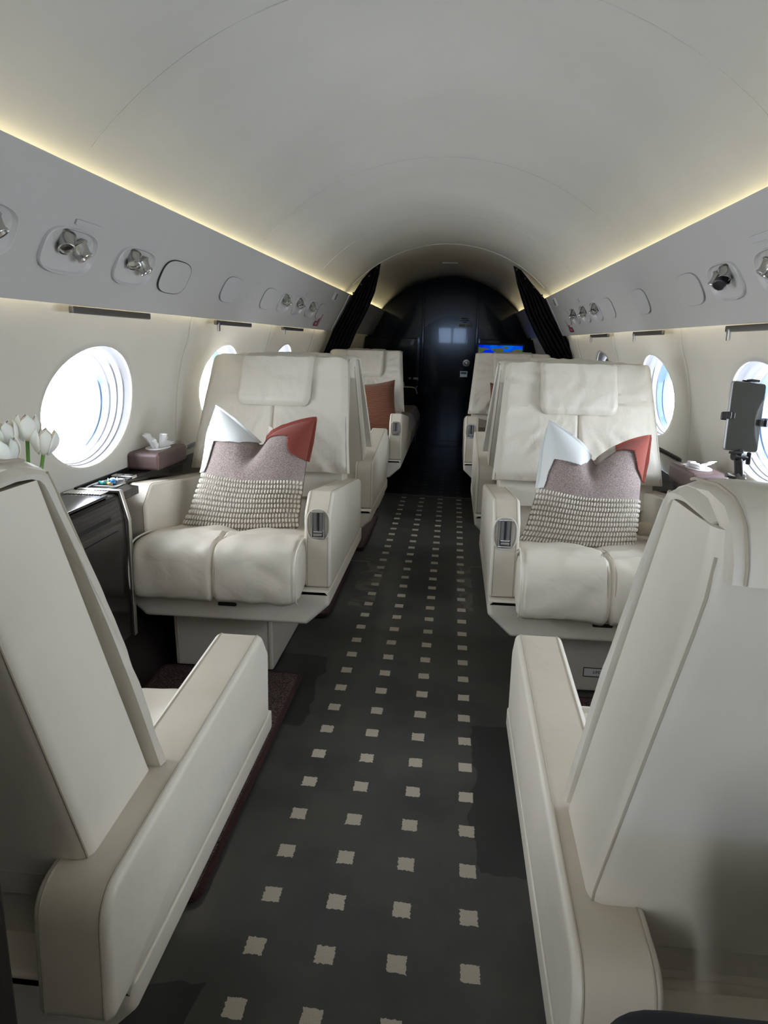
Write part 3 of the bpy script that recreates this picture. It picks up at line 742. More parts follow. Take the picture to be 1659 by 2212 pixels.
    for i in range(NU + 1):
        uu = -1 + 2 * i / NU; sec = []; inn = []
        for k, (y, z) in enumerate(fp_ if P is F else fp_[:n1 + 6]):
            nn = npath(k); x = uu * halfw(z); e = max(0, (abs(uu) - .90) / .10)
            front = k <= n1
            d = PD if front else (.012 if k < n1 + 5 else (.019 if P is F else .004))
            d = d * (1 - .85 * e ** 2) * (min(1, .35 + k / 2.5) if front else 1)
            if front:
                q = k / n1
                fall = max(0, min(1, (.62 - q) / .08))
                d -= .013 * math.exp(-(x / .006) ** 2) * fall
                rad = math.atan2(q - .70, abs(x) * 2.2 + .02)
                d += (.0085 * math.sin(rad * 25 + seed + 3.0 * nz(x * 5, q * 3, seed)) + .004 * math.sin(rad * 47 + 2 * seed + 3.0 * nz(x * 9, q * 6, seed))) * min(1, abs(x) / .09) * (.6 + .8 * nz(x * 6, q * 5, seed + 3)) * max(0, 1 - e) * (.4 + .6 * max(0, .75 - q))
                d += .007 * nz(x * 8 + seed, 0, z * 8) + .003 * nz(x * 24, seed, z * 24)
            else:
                d -= .0
            if k > n1 + 4: x *= 1 - .05 * min(1, (k - n1 - 4) / 2)
            sec.append((x, y + nn.x * d, z + nn.y * d)); inn.append((x * .985, y - nn.x * .004, z - nn.y * .004))
        secs.append(sec + inn[::-1])
    rings(bm, secs)
    for s in (-1, 1):
        tube(bm, [(s * halfw(z) * .968, y + npath(k).x * .0135 , z + npath(k).y * .0135) for k, (y, z) in enumerate(fp_[:n1 + 1])], .0022, 6, mi=1)
    obj('back_pad', bm, [L_pad, L_seam], root)
    # headrest flap
    hh = .146 if P is F else P['hwt'] * .955; i0 = int(n1 * (.585 if P is F else .62))
    bm = bmesh.new(); secs = []; NU = 24
    NU = 36; kend = len(fp_) - (4 if P is F else 2.5); NR2 = 30; EC = .90 if P is F else .972
    def fpk(k):
        a = int(k); f = k - a; b2 = min(len(fp_) - 1, a + 1); y = fp_[a][0] * (1 - f) + fp_[b2][0] * f; z = fp_[a][1] * (1 - f) + fp_[b2][1] * f
        nn = (npath(a) * (1 - f) + npath(b2) * f).normalized(); return y, z, nn
    for i in range(NU + 1):
        uu = -1 + 2 * i / NU; sec = []; inn = []; e = max(0, (abs(uu) - EC) / (1 - EC))
        cr_ = max(0, (abs(uu) - .78) / .22); ks = i0 + 2.6 * (1 - math.sqrt(max(0, 1 - cr_ ** 2)))
        for j in range(NR2 + 1):
            k = ks + (kend - ks) * (j / NR2); y, z, nn = fpk(k); fr2 = max(0, min(1, (n1 + 1 - k) / 2)); lr_ = .015 if P is F else (.010 + .012 * max(0, min(1, (k - n1 - 3) / 2.5))); lift = lr_ + (PD - lr_ + (.009 if P is F else .002)) * fr2
            be = max(0, 1 - (k - ks) / 1.6)
            d = lift + (.006 + (.014 if P is F else .002) * fr2) * (1 - e ** 2) * (1 - be ** 2) + .0016 * math.sin(uu * 15 + seed + 3 * nz(uu * 2, j * .15, seed)) * (1 - abs(uu)) + .004 * nz(uu * 3 + seed, j * .2, 1) + .0015 * nz(uu * 9, j * .9, seed)
            sec.append((uu * hh, y + nn.x * d, z + nn.y * d)); li = lift - .006 if P is F else .002; inn.append((uu * hh, y + nn.x * li, z + nn.y * li))
        secs.append(sec + inn[::-1])
    rings(bm, secs)
    # stitch line round the flap
    def hp(uu, k):
        y, z, nn = fpk(k); d = PD + .0225; return (uu * hh, y + nn.x * d, z + nn.y * d)
    pts = [hp(-.91, k) for k in range(n1 - 1, i0 + 4, -1)] + [hp(-.90, i0 + 3), hp(-.86, i0 + 2)] + [hp(-.78 + 1.56 * q / 10, i0 + 1.3) for q in range(11)] + [hp(.86, i0 + 2), hp(.90, i0 + 3)] + [hp(.91, k) for k in range(i0 + 5, n1)]
    tube(bm, pts, .0013, 5, mi=1)
    if P is not F:
        for q in (-1, 1): tube(bm, [(q * hh * .972, fpk(k)[0] + fpk(k)[2].x * (.0165 + .012 * max(0, min(1, (k - n1 - 3) / 2.5))), fpk(k)[1] + fpk(k)[2].y * (.0165 + .012 * max(0, min(1, (k - n1 - 3) / 2.5)))) for k in [n1 + 1.5 + (kend - n1 - 1.55) * j / 12 for j in range(13)]], .0016, 6, mi=1)
    obj('headrest', bm, [L_pad, L_seam], root)
    if belt:
        bm = bmesh.new(); pts = [(-.0, 0, 0)]
        th = -aisle
        # rolled strap lying by the arm, buckle at its end
        bx = th * (hc - .068)
        lathe(bm, [(.0, -.045), (.020, -.045), (.024, -.03), (.024, .03), (.020, .045), (.0, .045)], 16, Matrix.Translation((bx + th * .03, .37, ct - .005)) @ Matrix.Rotation(PI / 2, 4, 'Y'), cap=False)
        sb = obj('seat_belt', bm, fabric('belt_webbing', (.42, .38, .30), (.52, .47, .38), 300, .5), root)
        bm = bmesh.new(); rbox(bm, (bx - th * .025, .365, ct - .002), (.020, .050, .046), .006, 2); obj('buckle', bm, M_blackp, sb)
    return root
LF = make_seat(F, (-.706, 2.11, 0), 0, 1, 'cream leather chair facing the camera by the left tissue box, patterned pillow on it', seed=1)
RF = make_seat(F, (.482, 2.11, 0), 0, -1, 'cream leather chair with a life vest placard and rolled belt, facing the camera', belt=True, vest=True, seed=5)
NL = make_seat(NP, (-.708, 1.39, 0), PI, -1, 'near left leather chair seen from behind, with its aisle armrest in full view', seed=9)
NR = make_seat(NRP, (.497, 1.475, 0), PI, 1, 'near right leather chair seen from behind, its grey back filling the lower right corner', seed=13)
LM = make_seat(F, (-.700, 4.06, 0), PI, -1, 'leather chair back to back behind the left patterned-pillow chair', seed=17)
RM = make_seat(F, (.470, 4.06, 0), PI, 1, 'leather chair back to back behind the right patterned-pillow chair', seed=21)
LB = make_seat(F, (-.672, 4.72, 0), 0, 1, 'far left leather chair with a rust brown pillow, before the black curtain', seed=25)
RB = make_seat(F, (.435, 4.72, 0), 0, -1, 'far right leather chair under the map screen, with a rust brown pillow', seed=29)
# the pedestals sit a little towards the wall, as the chairs are tracked inboard
for s_, dx in ((LF, -.07), (RF, .0)):
    for c in s_.children:
        if c.name.startswith('pedestal'): c.location.x = dx

# ------------------------------------------------------------------ pillows
def poly_in(px, py, poly):
    ins = False; n = len(poly)
    for i in range(n):
        x1, y1 = poly[i]; x2, y2 = poly[i - 1]
        if (y1 > py) != (y2 > py) and px < (x2 - x1) * (py - y1) / (y2 - y1) + x1: ins = not ins
    return ins
def lerp_tab(t, tab):
    for (a, va), (b_, vb) in zip(tab, tab[1:]):
        if t <= b_: return va + (vb - va) * (t - a) / (b_ - a)
    return tab[-1][1]
def patterned_pillow(loc, tilt, rz, label, var=0):
    root = thing('patterned_pillow', label, 'pillow', loc, rz, 'mauve pillows with knitted lower halves')
    root.rotation_euler = (math.radians(tilt), math.radians(-1.5 if var == 0 else 0), rz)
    left = [(0, -.205), (.05, -.225), (.15, -.20), (.35, -.178), (.55, -.155), (.8, -.143), (1, -.128)]
    right = [(0, .165), (.05, .195), (.15, .195), (.35, .202), (.6, .210), (.8, .222), (1, .236)]
    def topz(s):
        nt_ = .46 if var == 0 else .49
        l_, r_ = .445, .400
        if s < nt_: q = s / nt_; return l_ - (l_ - .312) * q ** 1.15
        q = (s - nt_) / (1 - nt_); return .312 + (r_ - .312) * (.55 * q + .45 * (1 - (1 - q) ** 2.6))
    def S(s, t, front=1, ex=0):
        q_ = max(0, min(1, (t - .42) / .58)); q_ = q_ * q_ * (3 - 2 * q_) * .35 + q_ * .65
        tz = .40 * t + (topz(s) - .40) * q_; z = tz + .012 * (1 - t) * (-(math.sin(PI * s)))
        x = lerp_tab(t, left) * (1 - s) + lerp_tab(t, right) * s
        ee = (1 - abs(2 * s - 1) ** 3.2) * (1 - abs(2 * min(1, t * 1.0) - 1) ** 3.0 * (.9 if t > .5 else 1))
        th = .075 * max(0, ee) ** .62
        # dent below the notch
        dent = .050 * math.exp(-((s - .47) / .085) ** 2 - ((t - .93) / .22) ** 2)
        # keep the ears thin and upright
        y = -(th - dent + .003) * front
        if front < 0: y = (th * .7 + .003)
        y += .018 * (t > .8) * (t - .8) / .2 * 0
        return Vector((x, y - ex * front, z))
    band = .485
    def knit_line(s): return .505 - .055 * s - .03 * math.sin(PI * s)
    NS, NT = 40, 44
    def surf(bm, t0f, t1f, front, ns=NS, nt_=22, mi=0, ex=0):
        vs = [[bm.verts.new(S(i / ns, t0f(i / ns) + (t1f(i / ns) - t0f(i / ns)) * j / nt_, front, ex)) for j in range(nt_ + 1)] for i in range(ns + 1)]
        for i in range(ns):
            for j in range(nt_):
                f = bm.faces.new((vs[i][j], vs[i + 1][j], vs[i + 1][j + 1], vs[i][j + 1])); f.material_index = mi
    zero, one = (lambda s: 0.0), (lambda s: 1.0)
    bm = bmesh.new(); surf(bm, knit_line, one, 1); surf(bm, zero, one, -1, nt_=44)
    bmesh.ops.remove_doubles(bm, verts=bm.verts, dist=.0008)
    o = obj('pillow_cover', bm, M_felt, root)
    bm = bmesh.new(); surf(bm, zero, knit_line, 1, ex=.002)
    NC, NR_ = 38, 11
    for r in range(NR_):
        for c in range(NC):
            s = (c + .5 + .15 * math.sin(r * 1.7)) / NC; 
            if not (.005 < s < .995): continue
            kl = knit_line(s); t = kl * (r + .5) / NR_
            p = S(s, t, 1, .003); a = S(min(1, s + .01), t, 1) - S(max(0, s - .01), t, 1); u_ = S(s, min(1, t + .01), 1) - S(s, max(0, t - .01), 1)
            wd = a.length / .02 / NC * .36; hg = u_.length / .02 * kl / NR_ * .40
            a.normalize(); u_.normalize(); n = a.cross(u_).normalized(); n = n if n.y < 0 else -n
            secs = []
            for q in (-.98, -.6, 0, .6, .98):
                rr = math.sqrt(1 - q * q) ** .7
                secs.append([p + u_ * (hg * q) + a * (wd * rr * math.cos(2 * PI * k / 8)) + n * (.0055 * rr * math.sin(2 * PI * k / 8)) for k in range(8)])
            rings(bm, secs, mi=1)
    k_ = obj('knitted_band', bm, [M_knit, M_bead], root)
    # leather and suede corner flaps, drawn in (s, t) and laid on the cover
    def flap(poly, name, mat, ex=.007):
        bm = bmesh.new(); n = 110; m_ = 110
        g = {}
        ss0 = min(p[0] for p in poly); ss1 = max(p[0] for p in poly); tt0 = min(p[1] for p in poly); tt1 = max(p[1] for p in poly)
        n, m_ = 70, 70
        fs = []
        for i in range(n):
            for j in range(m_):
                sa, sb = ss0 + (ss1 - ss0) * i / n, ss0 + (ss1 - ss0) * (i + 1) / n; ta, tb = tt0 + (tt1 - tt0) * j / m_, tt0 + (tt1 - tt0) * (j + 1) / m_
                if poly_in((sa + sb) / 2, (ta + tb) / 2, poly):
                    q = []
                    for (a, b_) in ((i, j), (i + 1, j), (i + 1, j + 1), (i, j + 1)):
                        if (a, b_) not in g:
                            s_ = ss0 + (ss1 - ss0) * a / n; t_ = tt0 + (tt1 - tt0) * b_ / m_
                            near = None
                            for e_ in range(len(poly)):
                                P1 = Vector(poly[e_ - 1]); P2 = Vector(poly[e_]); d_ = P2 - P1; w_ = max(0, min(1, (Vector((s_, t_)) - P1).dot(d_) / max(1e-9, d_.length_squared))); c_ = P1 + d_ * w_
                                dd = (c_ - Vector((s_, t_))).length
                                if near is None or dd < near[0]: near = (dd, c_)
                            if near[0] < .72 * max((ss1 - ss0) / n, (tt1 - tt0) / m_): s_, t_ = near[1]
                            sc_, tc_ = max(0, min(1, s_)), max(0, min(1, t_))
                            p = S(sc_, tc_, 1, ex) + Vector((lerp_tab(1, [(0, 0), (1, 0)]) + (s_ - sc_) * .37, 0, (t_ - tc_) * .42))
                            g[(a, b_)] = bm.verts.new(p)
                        q.append(g[(a, b_)])
                    fs.append(bm.faces.new(q))
        o = obj(name, bm, mat, root)
        md = o.modifiers.new('thick', 'SOLIDIFY'); md.thickness = .003; md.offset = 0
        return o
    if var == 0:
        white = [(-.03, .50), (.045, .50), (.07, .60), (.095, .745), (.20, .775), (.33, .85), (.425, .985), (.465, 1.03), (.30, 1.03), (.0, 1.02), (-.035, .80)]
        rust = [(.52, 1.04), (.50, .985), (.60, .955), (.70, .915), (.795, .875), (.815, .80), (.835, .735), (.87, .685), (.93, .655), (1.035, .62), (1.04, .8), (1.02, 1.03), (.75, 1.03)]
    else:
        white = [(-.03, .50), (.045, .50), (.06, .62), (.10, .73), (.22, .75), (.34, .775), (.40, .87), (.445, 1.0), (.45, 1.03), (.30, 1.03), (.0, 1.02), (-.035, .80)]
        rust = [(.66, 1.03), (.66, .975), (.75, .94), (.84, .90), (.87, .82), (.91, .71), (.985, .62), (1.03, .60), (1.04, .8), (1.02, 1.03), (.8, 1.03)]
    tab = [(.485, .985), (.51, 1.02), (.545, 1.11), (.60, 1.05), (.60, .98)] if var == 0 else [(.46, .99), (.50, 1.03), (.58, 1.03), (.67, 1.03), (.66, .97), (.56, .95), (.50, .945)]
    flap(tab, 'beige_edge_tab', plain('beige_tab', (.46, .40, .36), .7), .005)
    flap(white, 'white_corner_flap', M_flapw, .009); flap(rust, 'rust_corner_flap', M_flapr, .007)
    return root
patterned_pillow((-.710, 2.36, .500), -21, 0, 'mauve pillow with white and rust corners on the left camera-facing chair')
pp = patterned_pillow((.452, 2.36, .495), -20, 0, 'mauve pillow with white and rust corners on the right camera-facing chair', 1); pp.scale = (.93, 1, .965)
def plain_pillow(loc, tilt, rz, size, label):
    bm = bmesh.new(); n = 20
    def S(i, j, f):
        u, v_ = -1 + 2 * i / n, -1 + 2 * j / n
        k = .5 * size; px = u * (1 - .10 * (1 - v_ * v_) * abs(u) ** 2) * k; pz = v_ * (1 - .10 * (1 - u * u) * abs(v_) ** 2) * k
        return (px, -f * .065 * ((1 - abs(u) ** 2.6) * (1 - abs(v_) ** 2.6)) ** .6, pz + k)
    for f in (1, -1):
        vs = [[bm.verts.new(S(i, j, f)) for j in range(n + 1)] for i in range(n + 1)]
        for i in range(n):
            for j in range(n): bm.faces.new((vs[i][j], vs[i + 1][j], vs[i + 1][j + 1], vs[i][j + 1]))
    bmesh.ops.remove_doubles(bm, verts=bm.verts, dist=.0005)
    o = obj('rust_pillow', bm, M_rib); o.location = loc; o.rotation_euler = (math.radians(tilt[0]), math.radians(tilt[1]), rz)
    return tag(o, label, 'pillow', 'rust brown ribbed pillows')
plain_pillow((-.56, 5.06, .515), (-20, -6), .10, .385, 'rust brown ribbed pillow on the far left chair')
plain_pillow((.43, 5.10, .505), (-20, 3), -.1, .40, 'rust brown ribbed pillow on the far right chair, half hidden')

# ------------------------------------------------------------------ curtains
def curtain(side, nm):
    if side < 0:
        A = [(-.595, 1.742), (-.602, 1.665), (-.633, 1.53), (-.688, 1.393), (-.772, 1.236), (-.853, 1.041), (-.90, .90), (-.91, .70)]
        Wl = [(-.640, 1.715), (-.74, 1.615), (-.815, 1.505), (-.892, 1.355), (-.965, 1.225), (-1.045, 1.035), (-1.06, .90), (-1.06, .70)]
    else:
        A = [(.412, 1.738), (.444, 1.614), (.475, 1.53), (.525, 1.40), (.607, 1.248), (.733, 1.045), (.78, .90), (.79, .70)]
        Wl = [(.470, 1.705), (.57, 1.60), (.656, 1.512), (.744, 1.352), (.846, 1.222), (.945, 1.05), (.955, .90), (.955, .70)]
    bm = bmesh.new(); n = 60; m_ = 42
    vs = []
    for i in range(n + 1):
        s = i / n; row = []
        for j in range(m_ + 1):
            q = j / m_ * (len(A) - 1); k = min(len(A) - 2, int(q)); f = q - k
            a = Vector(A[k]).lerp(Vector(A[k + 1]), f); w_ = Vector(Wl[k]).lerp(Vector(Wl[k + 1]), f); p = w_.lerp(a, s)
            y = 5.70 + .020 * math.sin(s * 2 * PI * 6.5 + .6 * math.sin(q)) + .008 * math.sin(s * 31 + q)
            row.append(bm.verts.new((p.x, y, p.y)))
        vs.append(row)
    for i in range(n):
        for j in range(m_): bm.faces.new((vs[i][j], vs[i + 1][j], vs[i + 1][j + 1], vs[i][j + 1]))
    th = thing('curtain', 'black pleated divider curtain gathered against the %s wall' % nm, 'curtain', ((A[0][0] + Wl[0][0]) / 2, 5.70, 0), 0, 'black divider curtains')
    o = obj('curtain_cloth', bm, M_blackc, th); o.location = -Vector(th.location)
    md = o.modifiers.new('thick', 'SOLIDIFY'); md.thickness = .004
    bm = bmesh.new()
    zt = 1.02; xa, xw = (-.862, -1.05) if side < 0 else (.742, .95)
    tube(bm, [(xw, 5.70, zt + .01), (xw + (xa - xw) * .3, 5.665, zt), (xw + (xa - xw) * .7, 5.665, zt - .015), (xa, 5.70, zt - .02), (xw + (xa - xw) * .5, 5.735, zt - .01)], .014, 8, close=True)
    o = obj('tie_back', bm, M_blackc, th); o.location = -Vector(th.location)
    for k in range(4):
        q = .1 + .27 * k; a = Vector(A[0]).lerp(Vector(Wl[2]), q)
        bm = bmesh.new(); rbox(bm, (a.x, 5.66, a.y - .008), (.012, .02, .016), .003, 2)
        o = obj('track_glider', bm, M_blackp, th); o.location = -Vector(th.location)
curtain(-1, 'left'); curtain(1, 'right')

# ------------------------------------------------------------------ side ledges and cabinets
def ledge(side, y0, y1, wide, label, notch=.90):
    th = thing('side_ledge', label, 'ledge', (XC + side * .98, (y0 + y1) / 2, 0), 0, 'glossy dark side ledges')
    bm = bmesh.new(); L = y1 - y0; xo = side * (1.052 - .98); xn = side * (wide - .98); xw = side * (notch - .98)
    plan = [(xo, -L / 2), (xw, -L / 2), (xw, -L / 2 + .115), (xn, -L / 2 + .14), (xn, L / 2), (xo, L / 2)]
    prism(bm, plan, 'z', .687, .013, .003, 2)
    obj('ledge_top', bm, M_lacq2, th)
    bm = bmesh.new(); rbox(bm, (side * (1.050 - .98), 0, .705), (.008, L, .012), .002, 1); obj('edge_trim', bm, M_blackp, th)
    bm = bmesh.new(); prism(bm, [(side * (wide + .008 - .98), .42), (side * (1.015 - .98), .42), (side * (1.045 - .98), .676), (side * (wide + .008 - .98), .676)], 'y', 0, L / 2 - .005, .003, 2); obj('apron', bm, M_lacq2, th)
    return th
ledge(-1, 2.005, 5.60, .972, 'glossy dark ledge along the left windows, carrying the cup holder and tissue box')
ledge(1, 2.005, 5.60, .897, 'glossy dark ledge along the right windows, carrying a tissue box')
ledge(-1, .38, 1.41, .985, 'short glossy dark ledge beside the near left chair', .985)
ledge(1, .38, 1.50, .925, 'short glossy dark ledge beside the near right chair', .925)
def cabinet(side, label):
    th = thing('table_cabinet', label, 'cabinet', (XC + side * .96, 1.34, 0), 0, 'black side cabinets between facing chairs')
    xf = .888 - .96; y0, y1 = (.075 if side < 0 else .165), .655
    prof = [(side * (xf + .0), .25), (side * (1.0 - .96), .25), (side * (1.045 - .96), .69), (side * (1.045 - .96), .70), (side * (xf + .018), .70), (side * xf, .62)]
    bm = bmesh.new(); prism(bm, fillet(prof, [.006, .006, .004, .004, .02, .02], 4), 'y', (y0 + y1) / 2, (y1 - y0) / 2, .004, 2); obj('cabinet_body', bm, M_lacq2, th)
    bm = bmesh.new(); prism(bm, fillet([(side * (xf + .020), .708), (side * (1.03 - .96), .708), (side * (1.03 - .96), .701), (side * (xf + .020), .701)], .002), 'y', (y0 + y1) / 2 - .02, (y1 - y0) / 2 - .04, .003, 2)
    lid = obj('table_lid', bm, M_lacq2, th)
    bm = bmesh.new(); rbox(bm, (side * (xf + .006), .42, .642), (.008, .30, .012), .003, 2, mat=Matrix.Rotation(-side * math.radians(13), 4, 'Y')); obj('finger_slot', bm, M_gap, th)
    bm = bmesh.new()
    # door panel on the front
    pts = fillet([(y0 + .05, .29), (y1 - .05, .29), (y1 - .05, .60), (y0 + .05, .60)], .01)
    prism(bm, [(a, c) for a, c in pts], 'x', side * xf, .004, .002); 
    d_ = obj('door', bm, M_lacq2, th); d_.rotation_euler = (0, 0, 0)
    # nickel frame at the rear end, following the profile
    bm = bmesh.new(); fr_ = [(side * (xf - .004), .25), (side * (xf - .006), .62), (side * (xf + .016), .706), (side * (1.03 - .96), .706)]
    fr_ = fillet(fr_ + [], 0); path = [fr_[0], (fr_[0][0] * .5 + fr_[1][0] * .5, .39), fr_[1], fr_[2], fr_[3]]
    for a, c in zip(path, path[1:]):
        d = Vector((c[0] - a[0], 0, c[1] - a[1])); mid = Vector(((a[0] + c[0]) / 2, y1 + .006, (a[1] + c[1]) / 2)); ang = math.atan2(d.x, d.z)
        rbox(bm, mid, (.010, .018, d.length + .008), .002, 1, mat=Matrix.Rotation(ang, 4, 'Y'))
    obj('end_trim', bm, M_nickel, th)
    bm = bmesh.new()
    for k in range(14): rbox(bm, (side * (xf + .04 + k * .0085), y1 - .045, .7095), (.006, .05, .003), .001, 1)
    obj('grille', bm, M_nickel, th)
    bm = bmesh.new(); rbox(bm, (side * (-.005), (y0 + y1) / 2, .126), (.07, y1 - y0 - .06, .252), .004, 1); obj('plinth', bm, M_darkwood, th)
cabinet(-1, 'glossy black side cabinet with nickel end trim, between the two left facing chairs')
cabinet(1, 'glossy black side cabinet hidden behind the near right chair')
# cup holder with wrapped sweets
cx_, cy_ = -1.068, 2.085
th = thing('cup_holder', 'chrome-rimmed double cup holder on the left ledge, wrapped sweets inside', 'cup holder', (cx_, cy_, .7005))
bm = bmesh.new(); rim = [(x, y, .003) for x, y in sup(.040, .098, 48, 2.3)]
tube(bm, rim, .0042, 8, close=True); obj('rim', bm, M_chrome, th)
bm = bmesh.new(); P0 = sup(.038, .096, 40, 2.3); rings(bm, [[(x * s, y * s, z) for x, y in P0] for s, z in ((1.0, .0015), (.5, .0012))]); obj('well', bm, M_gap, th)
bm = bmesh.new(); rbox(bm, (0, -.012, .003), (.070, .010, .005), .002, 1); obj('divider', bm, M_dmetal, th)
def sweet(x, y, m, rz, nm, s=1.0):
    bm = bmesh.new(); z = .011 * s
    s *= .62; z = .006
    lathe(bm, [(.002, -.024), (.012, -.020), (.006, -.012), (.011, -.009), (.0125, 0), (.011, .009), (.006, .012), (.012, .020), (.002, .024)], 12, Matrix.Scale(s, 4) @ Matrix.Rotation(rz, 4, 'Z') @ Matrix.Rotation(PI / 2, 4, 'X'))
    o = obj('wrapped_sweet', bm, m); o.location = (cx_ + x, cy_ + y, .702 + z); return tag(o, nm, 'sweet', 'wrapped sweets in the cup holder')
sweet(.010, .030, M_candyb, .5, 'bright blue wrapped sweet in the left cup holder', 1.15); sweet(-.014, .012, M_candyt, 1.3, 'teal wrapped sweet at the camera side of the cup holder'); sweet(-.006, .062, M_candyw, 2.2, 'pale wrapped sweet at the far side of the cup holder', 1.15); sweet(.012, .004, M_candyg, .9, 'small gold wrapped sweet below the blue one', .8)
th = thing('switch_panel', 'small chrome switch panel on the left ledge before the tissue box', 'switch', (-1.078, 2.235, .7005))
bm = bmesh.new(); rbox(bm, (0, 0, .004), (.075, .036, .010), .003, 2); obj('plate', bm, M_chrome, th)
bm = bmesh.new(); rbox(bm, (-.012, 0, .0095), (.02, .018, .003), .001, 1); rbox(bm, (.016, 0, .0095), (.02, .018, .003), .001, 1); obj('button', bm, M_dmetal, th)
# tissue boxes
def tissue_box(x, y, side, nm, big):
    th = thing('tissue_box', 'brown leather tissue box on the %s window ledge' % nm, 'tissue box', (x, y, .7005), 0, 'brown leather tissue boxes')
    bm = bmesh.new(); rbox(bm, (0, 0, .031), (.118, .27, .062), .014, 4)
    for s in (-1, 1): tube(bm, [(s * .055, -.1345, .006), (s * .055, -.134, .050), (s * .050, -.122, .0615), (s * .050, .12, .0615)], .0012, 5, mi=1)
    obj('case', bm, [M_brownbox, plain('brown_stitch', (.16, .10, .09), .7)], th)
    bm = bmesh.new(); P0 = sup(.040, .062, 40, 2.2); rings(bm, [[(a * s, b_ * s, z) for a, b_ in P0] for s, z in ((1.0, .060), (1.0, .0645), (.86, .0650), (.84, .0632), (.3, .0630))]); obj('opening_ring', bm, M_white, th)
    bm = bmesh.new(); H = .058 if big else .030
    for fan, (ox, tilt, oy) in enumerate(((-.008, -.020, -.012), (.010, .022, .014), (.0, .002, .0))):
        n = 30; vs = []
        for i in range(n + 1):
            a = i / n; zig = (abs(((a * 4.5 + fan * .4) % 1) - .5) * 4 - 1); row = []
            for j in range(9):
                t = j / 8; tp = H * (.62 + .38 * math.sin(PI * (a * 1.3 + .12 + .3 * fan))) * (1 if fan < 2 else .75)
                row.append(bm.verts.new((ox + tilt * t ** 1.4 * (1 if big else 1.3) + zig * .011 * (.25 + t), oy + (-.5 + a) * (.045 + .055 * t) + .006 * math.sin(9 * a + fan), .0605 + tp * t)))
            vs.append(row)
        for i in range(n):
            for j in range(8): bm.faces.new((vs[i][j], vs[i + 1][j], vs[i + 1][j + 1], vs[i][j + 1]))
    o = obj('tissue', bm, M_tissue, th); md = o.modifiers.new('thick', 'SOLIDIFY'); md.thickness = .001
tissue_box(-1.068, 2.50, -1, 'left', True); tissue_box(.850, 2.50, 1, 'right', False)

# tulips in a vase on the left cabinet
vx, vy = -.957, 1.50
th = thing('vase', 'white vase of tulips, hidden behind the near left chair', 'vase', (vx, vy, .7085))
bm = bmesh.new(); lathe(bm, [(.0, .0), (.034, .0), (.036, .01), (.030, .06), (.032, .10), (.038, .125), (.035, .125), (.028, .09), (.026, .02), (.0, .012)], 28, cap=False); obj('vase_body', bm, M_white, th)
TUL = [(-.033, -.01, .165, 'leftmost low white tulip of the bunch, cut by the left edge of the photo'), (-.046, .02, .186, 'cream-tinged white tulip at the left edge, above the leftmost low one'), (.004, .015, .203, 'tallest white tulip, topping the bunch'), (.036, .02, .172, 'white tulip leaning right, nearest the window'), (-.006, -.045, .160, 'front white tulip, low in the middle of the bunch'), (-.022, -.02, .192, 'second tallest white tulip, just left of the topmost one')]
def tulip(dx, dy, h, label, first):
    if first is None:
        pass
    th = thing('tulip', label, 'flower', (vx, vy, .7085 + .012), 0, 'white tulips')
    bm = bmesh.new(); b0 = Vector((dx * .22, dy * .22, .0)); p1 = Vector((dx * .6, dy * .6, h * .55)); p2 = Vector((dx, dy, h))
    pts = [b0 * (1 - t) ** 2 + p1 * 2 * t * (1 - t) + p2 * t * t for t in [k / 8 for k in range(9)]]
    tube(bm, pts, .0042, 8); obj('stem', bm, M_stem, th)
    bm = bmesh.new()
    tilt = Matrix.Translation(p2) @ Matrix.Rotation(dx * 4.5, 4, 'Y') @ Matrix.Rotation(-dy * 3.5, 4, 'X')
    for k in range(6):
        a = k * PI / 3 + dx * 30; rr = 1.0 if k % 2 else .88
        n = 6; m_ = 8; vs = []
        for i in range(n + 1):
            row = []
            for j in range(m_ + 1):
                t = j / m_; w_ = .56 * (min(1, t * 3 + .35)) * math.sqrt(max(0.02, 1 - t ** 5)); ph = a + (-1 + 2 * i / n) * w_ * 1.15
                r = rr * (.004 + .0265 * math.sin(PI * (.06 + .72 * t)) ** .8); z = .060 * t - .004 * (abs(-1 + 2 * i / n)) ** 2 * t
                row.append(bm.verts.new(tilt @ Vector((r * math.cos(ph), r * math.sin(ph), z))))
            vs.append(row)
        for i in range(n):
            for j in range(m_): bm.faces.new((vs[i][j], vs[i + 1][j], vs[i + 1][j + 1], vs[i][j + 1]))
    o = obj('bloom', bm, M_petal, th)
    md = o.modifiers.new('thick', 'SOLIDIFY'); md.thickness = .0012
    return th
for k, (dx, dy, h, lab) in enumerate(TUL):
    t_ = tulip(dx, dy, h, lab, None)
    if k == 5:
        bm = bmesh.new(); vs = []
        for j in range(9):
            t = j / 8; c = Vector((-.005 - .055 * t, -.04 - .03 * t, .05 + .125 * t)); w_ = .017 * math.sin(PI * (.08 + .9 * t))
            vs.append([bm.verts.new(c + Vector((w_ * q, -.4 * abs(q) * w_, 0))) for q in (-1, -.5, 0, .5, 1)])
        for j in range(8):
            for i in range(4): bm.faces.new((vs[j][i], vs[j][i + 1], vs[j + 1][i + 1], vs[j + 1][i]))
        o = obj('leaf', bm, M_leafg, t_); md = o.modifiers.new('thick', 'SOLIDIFY'); md.thickness = .0015

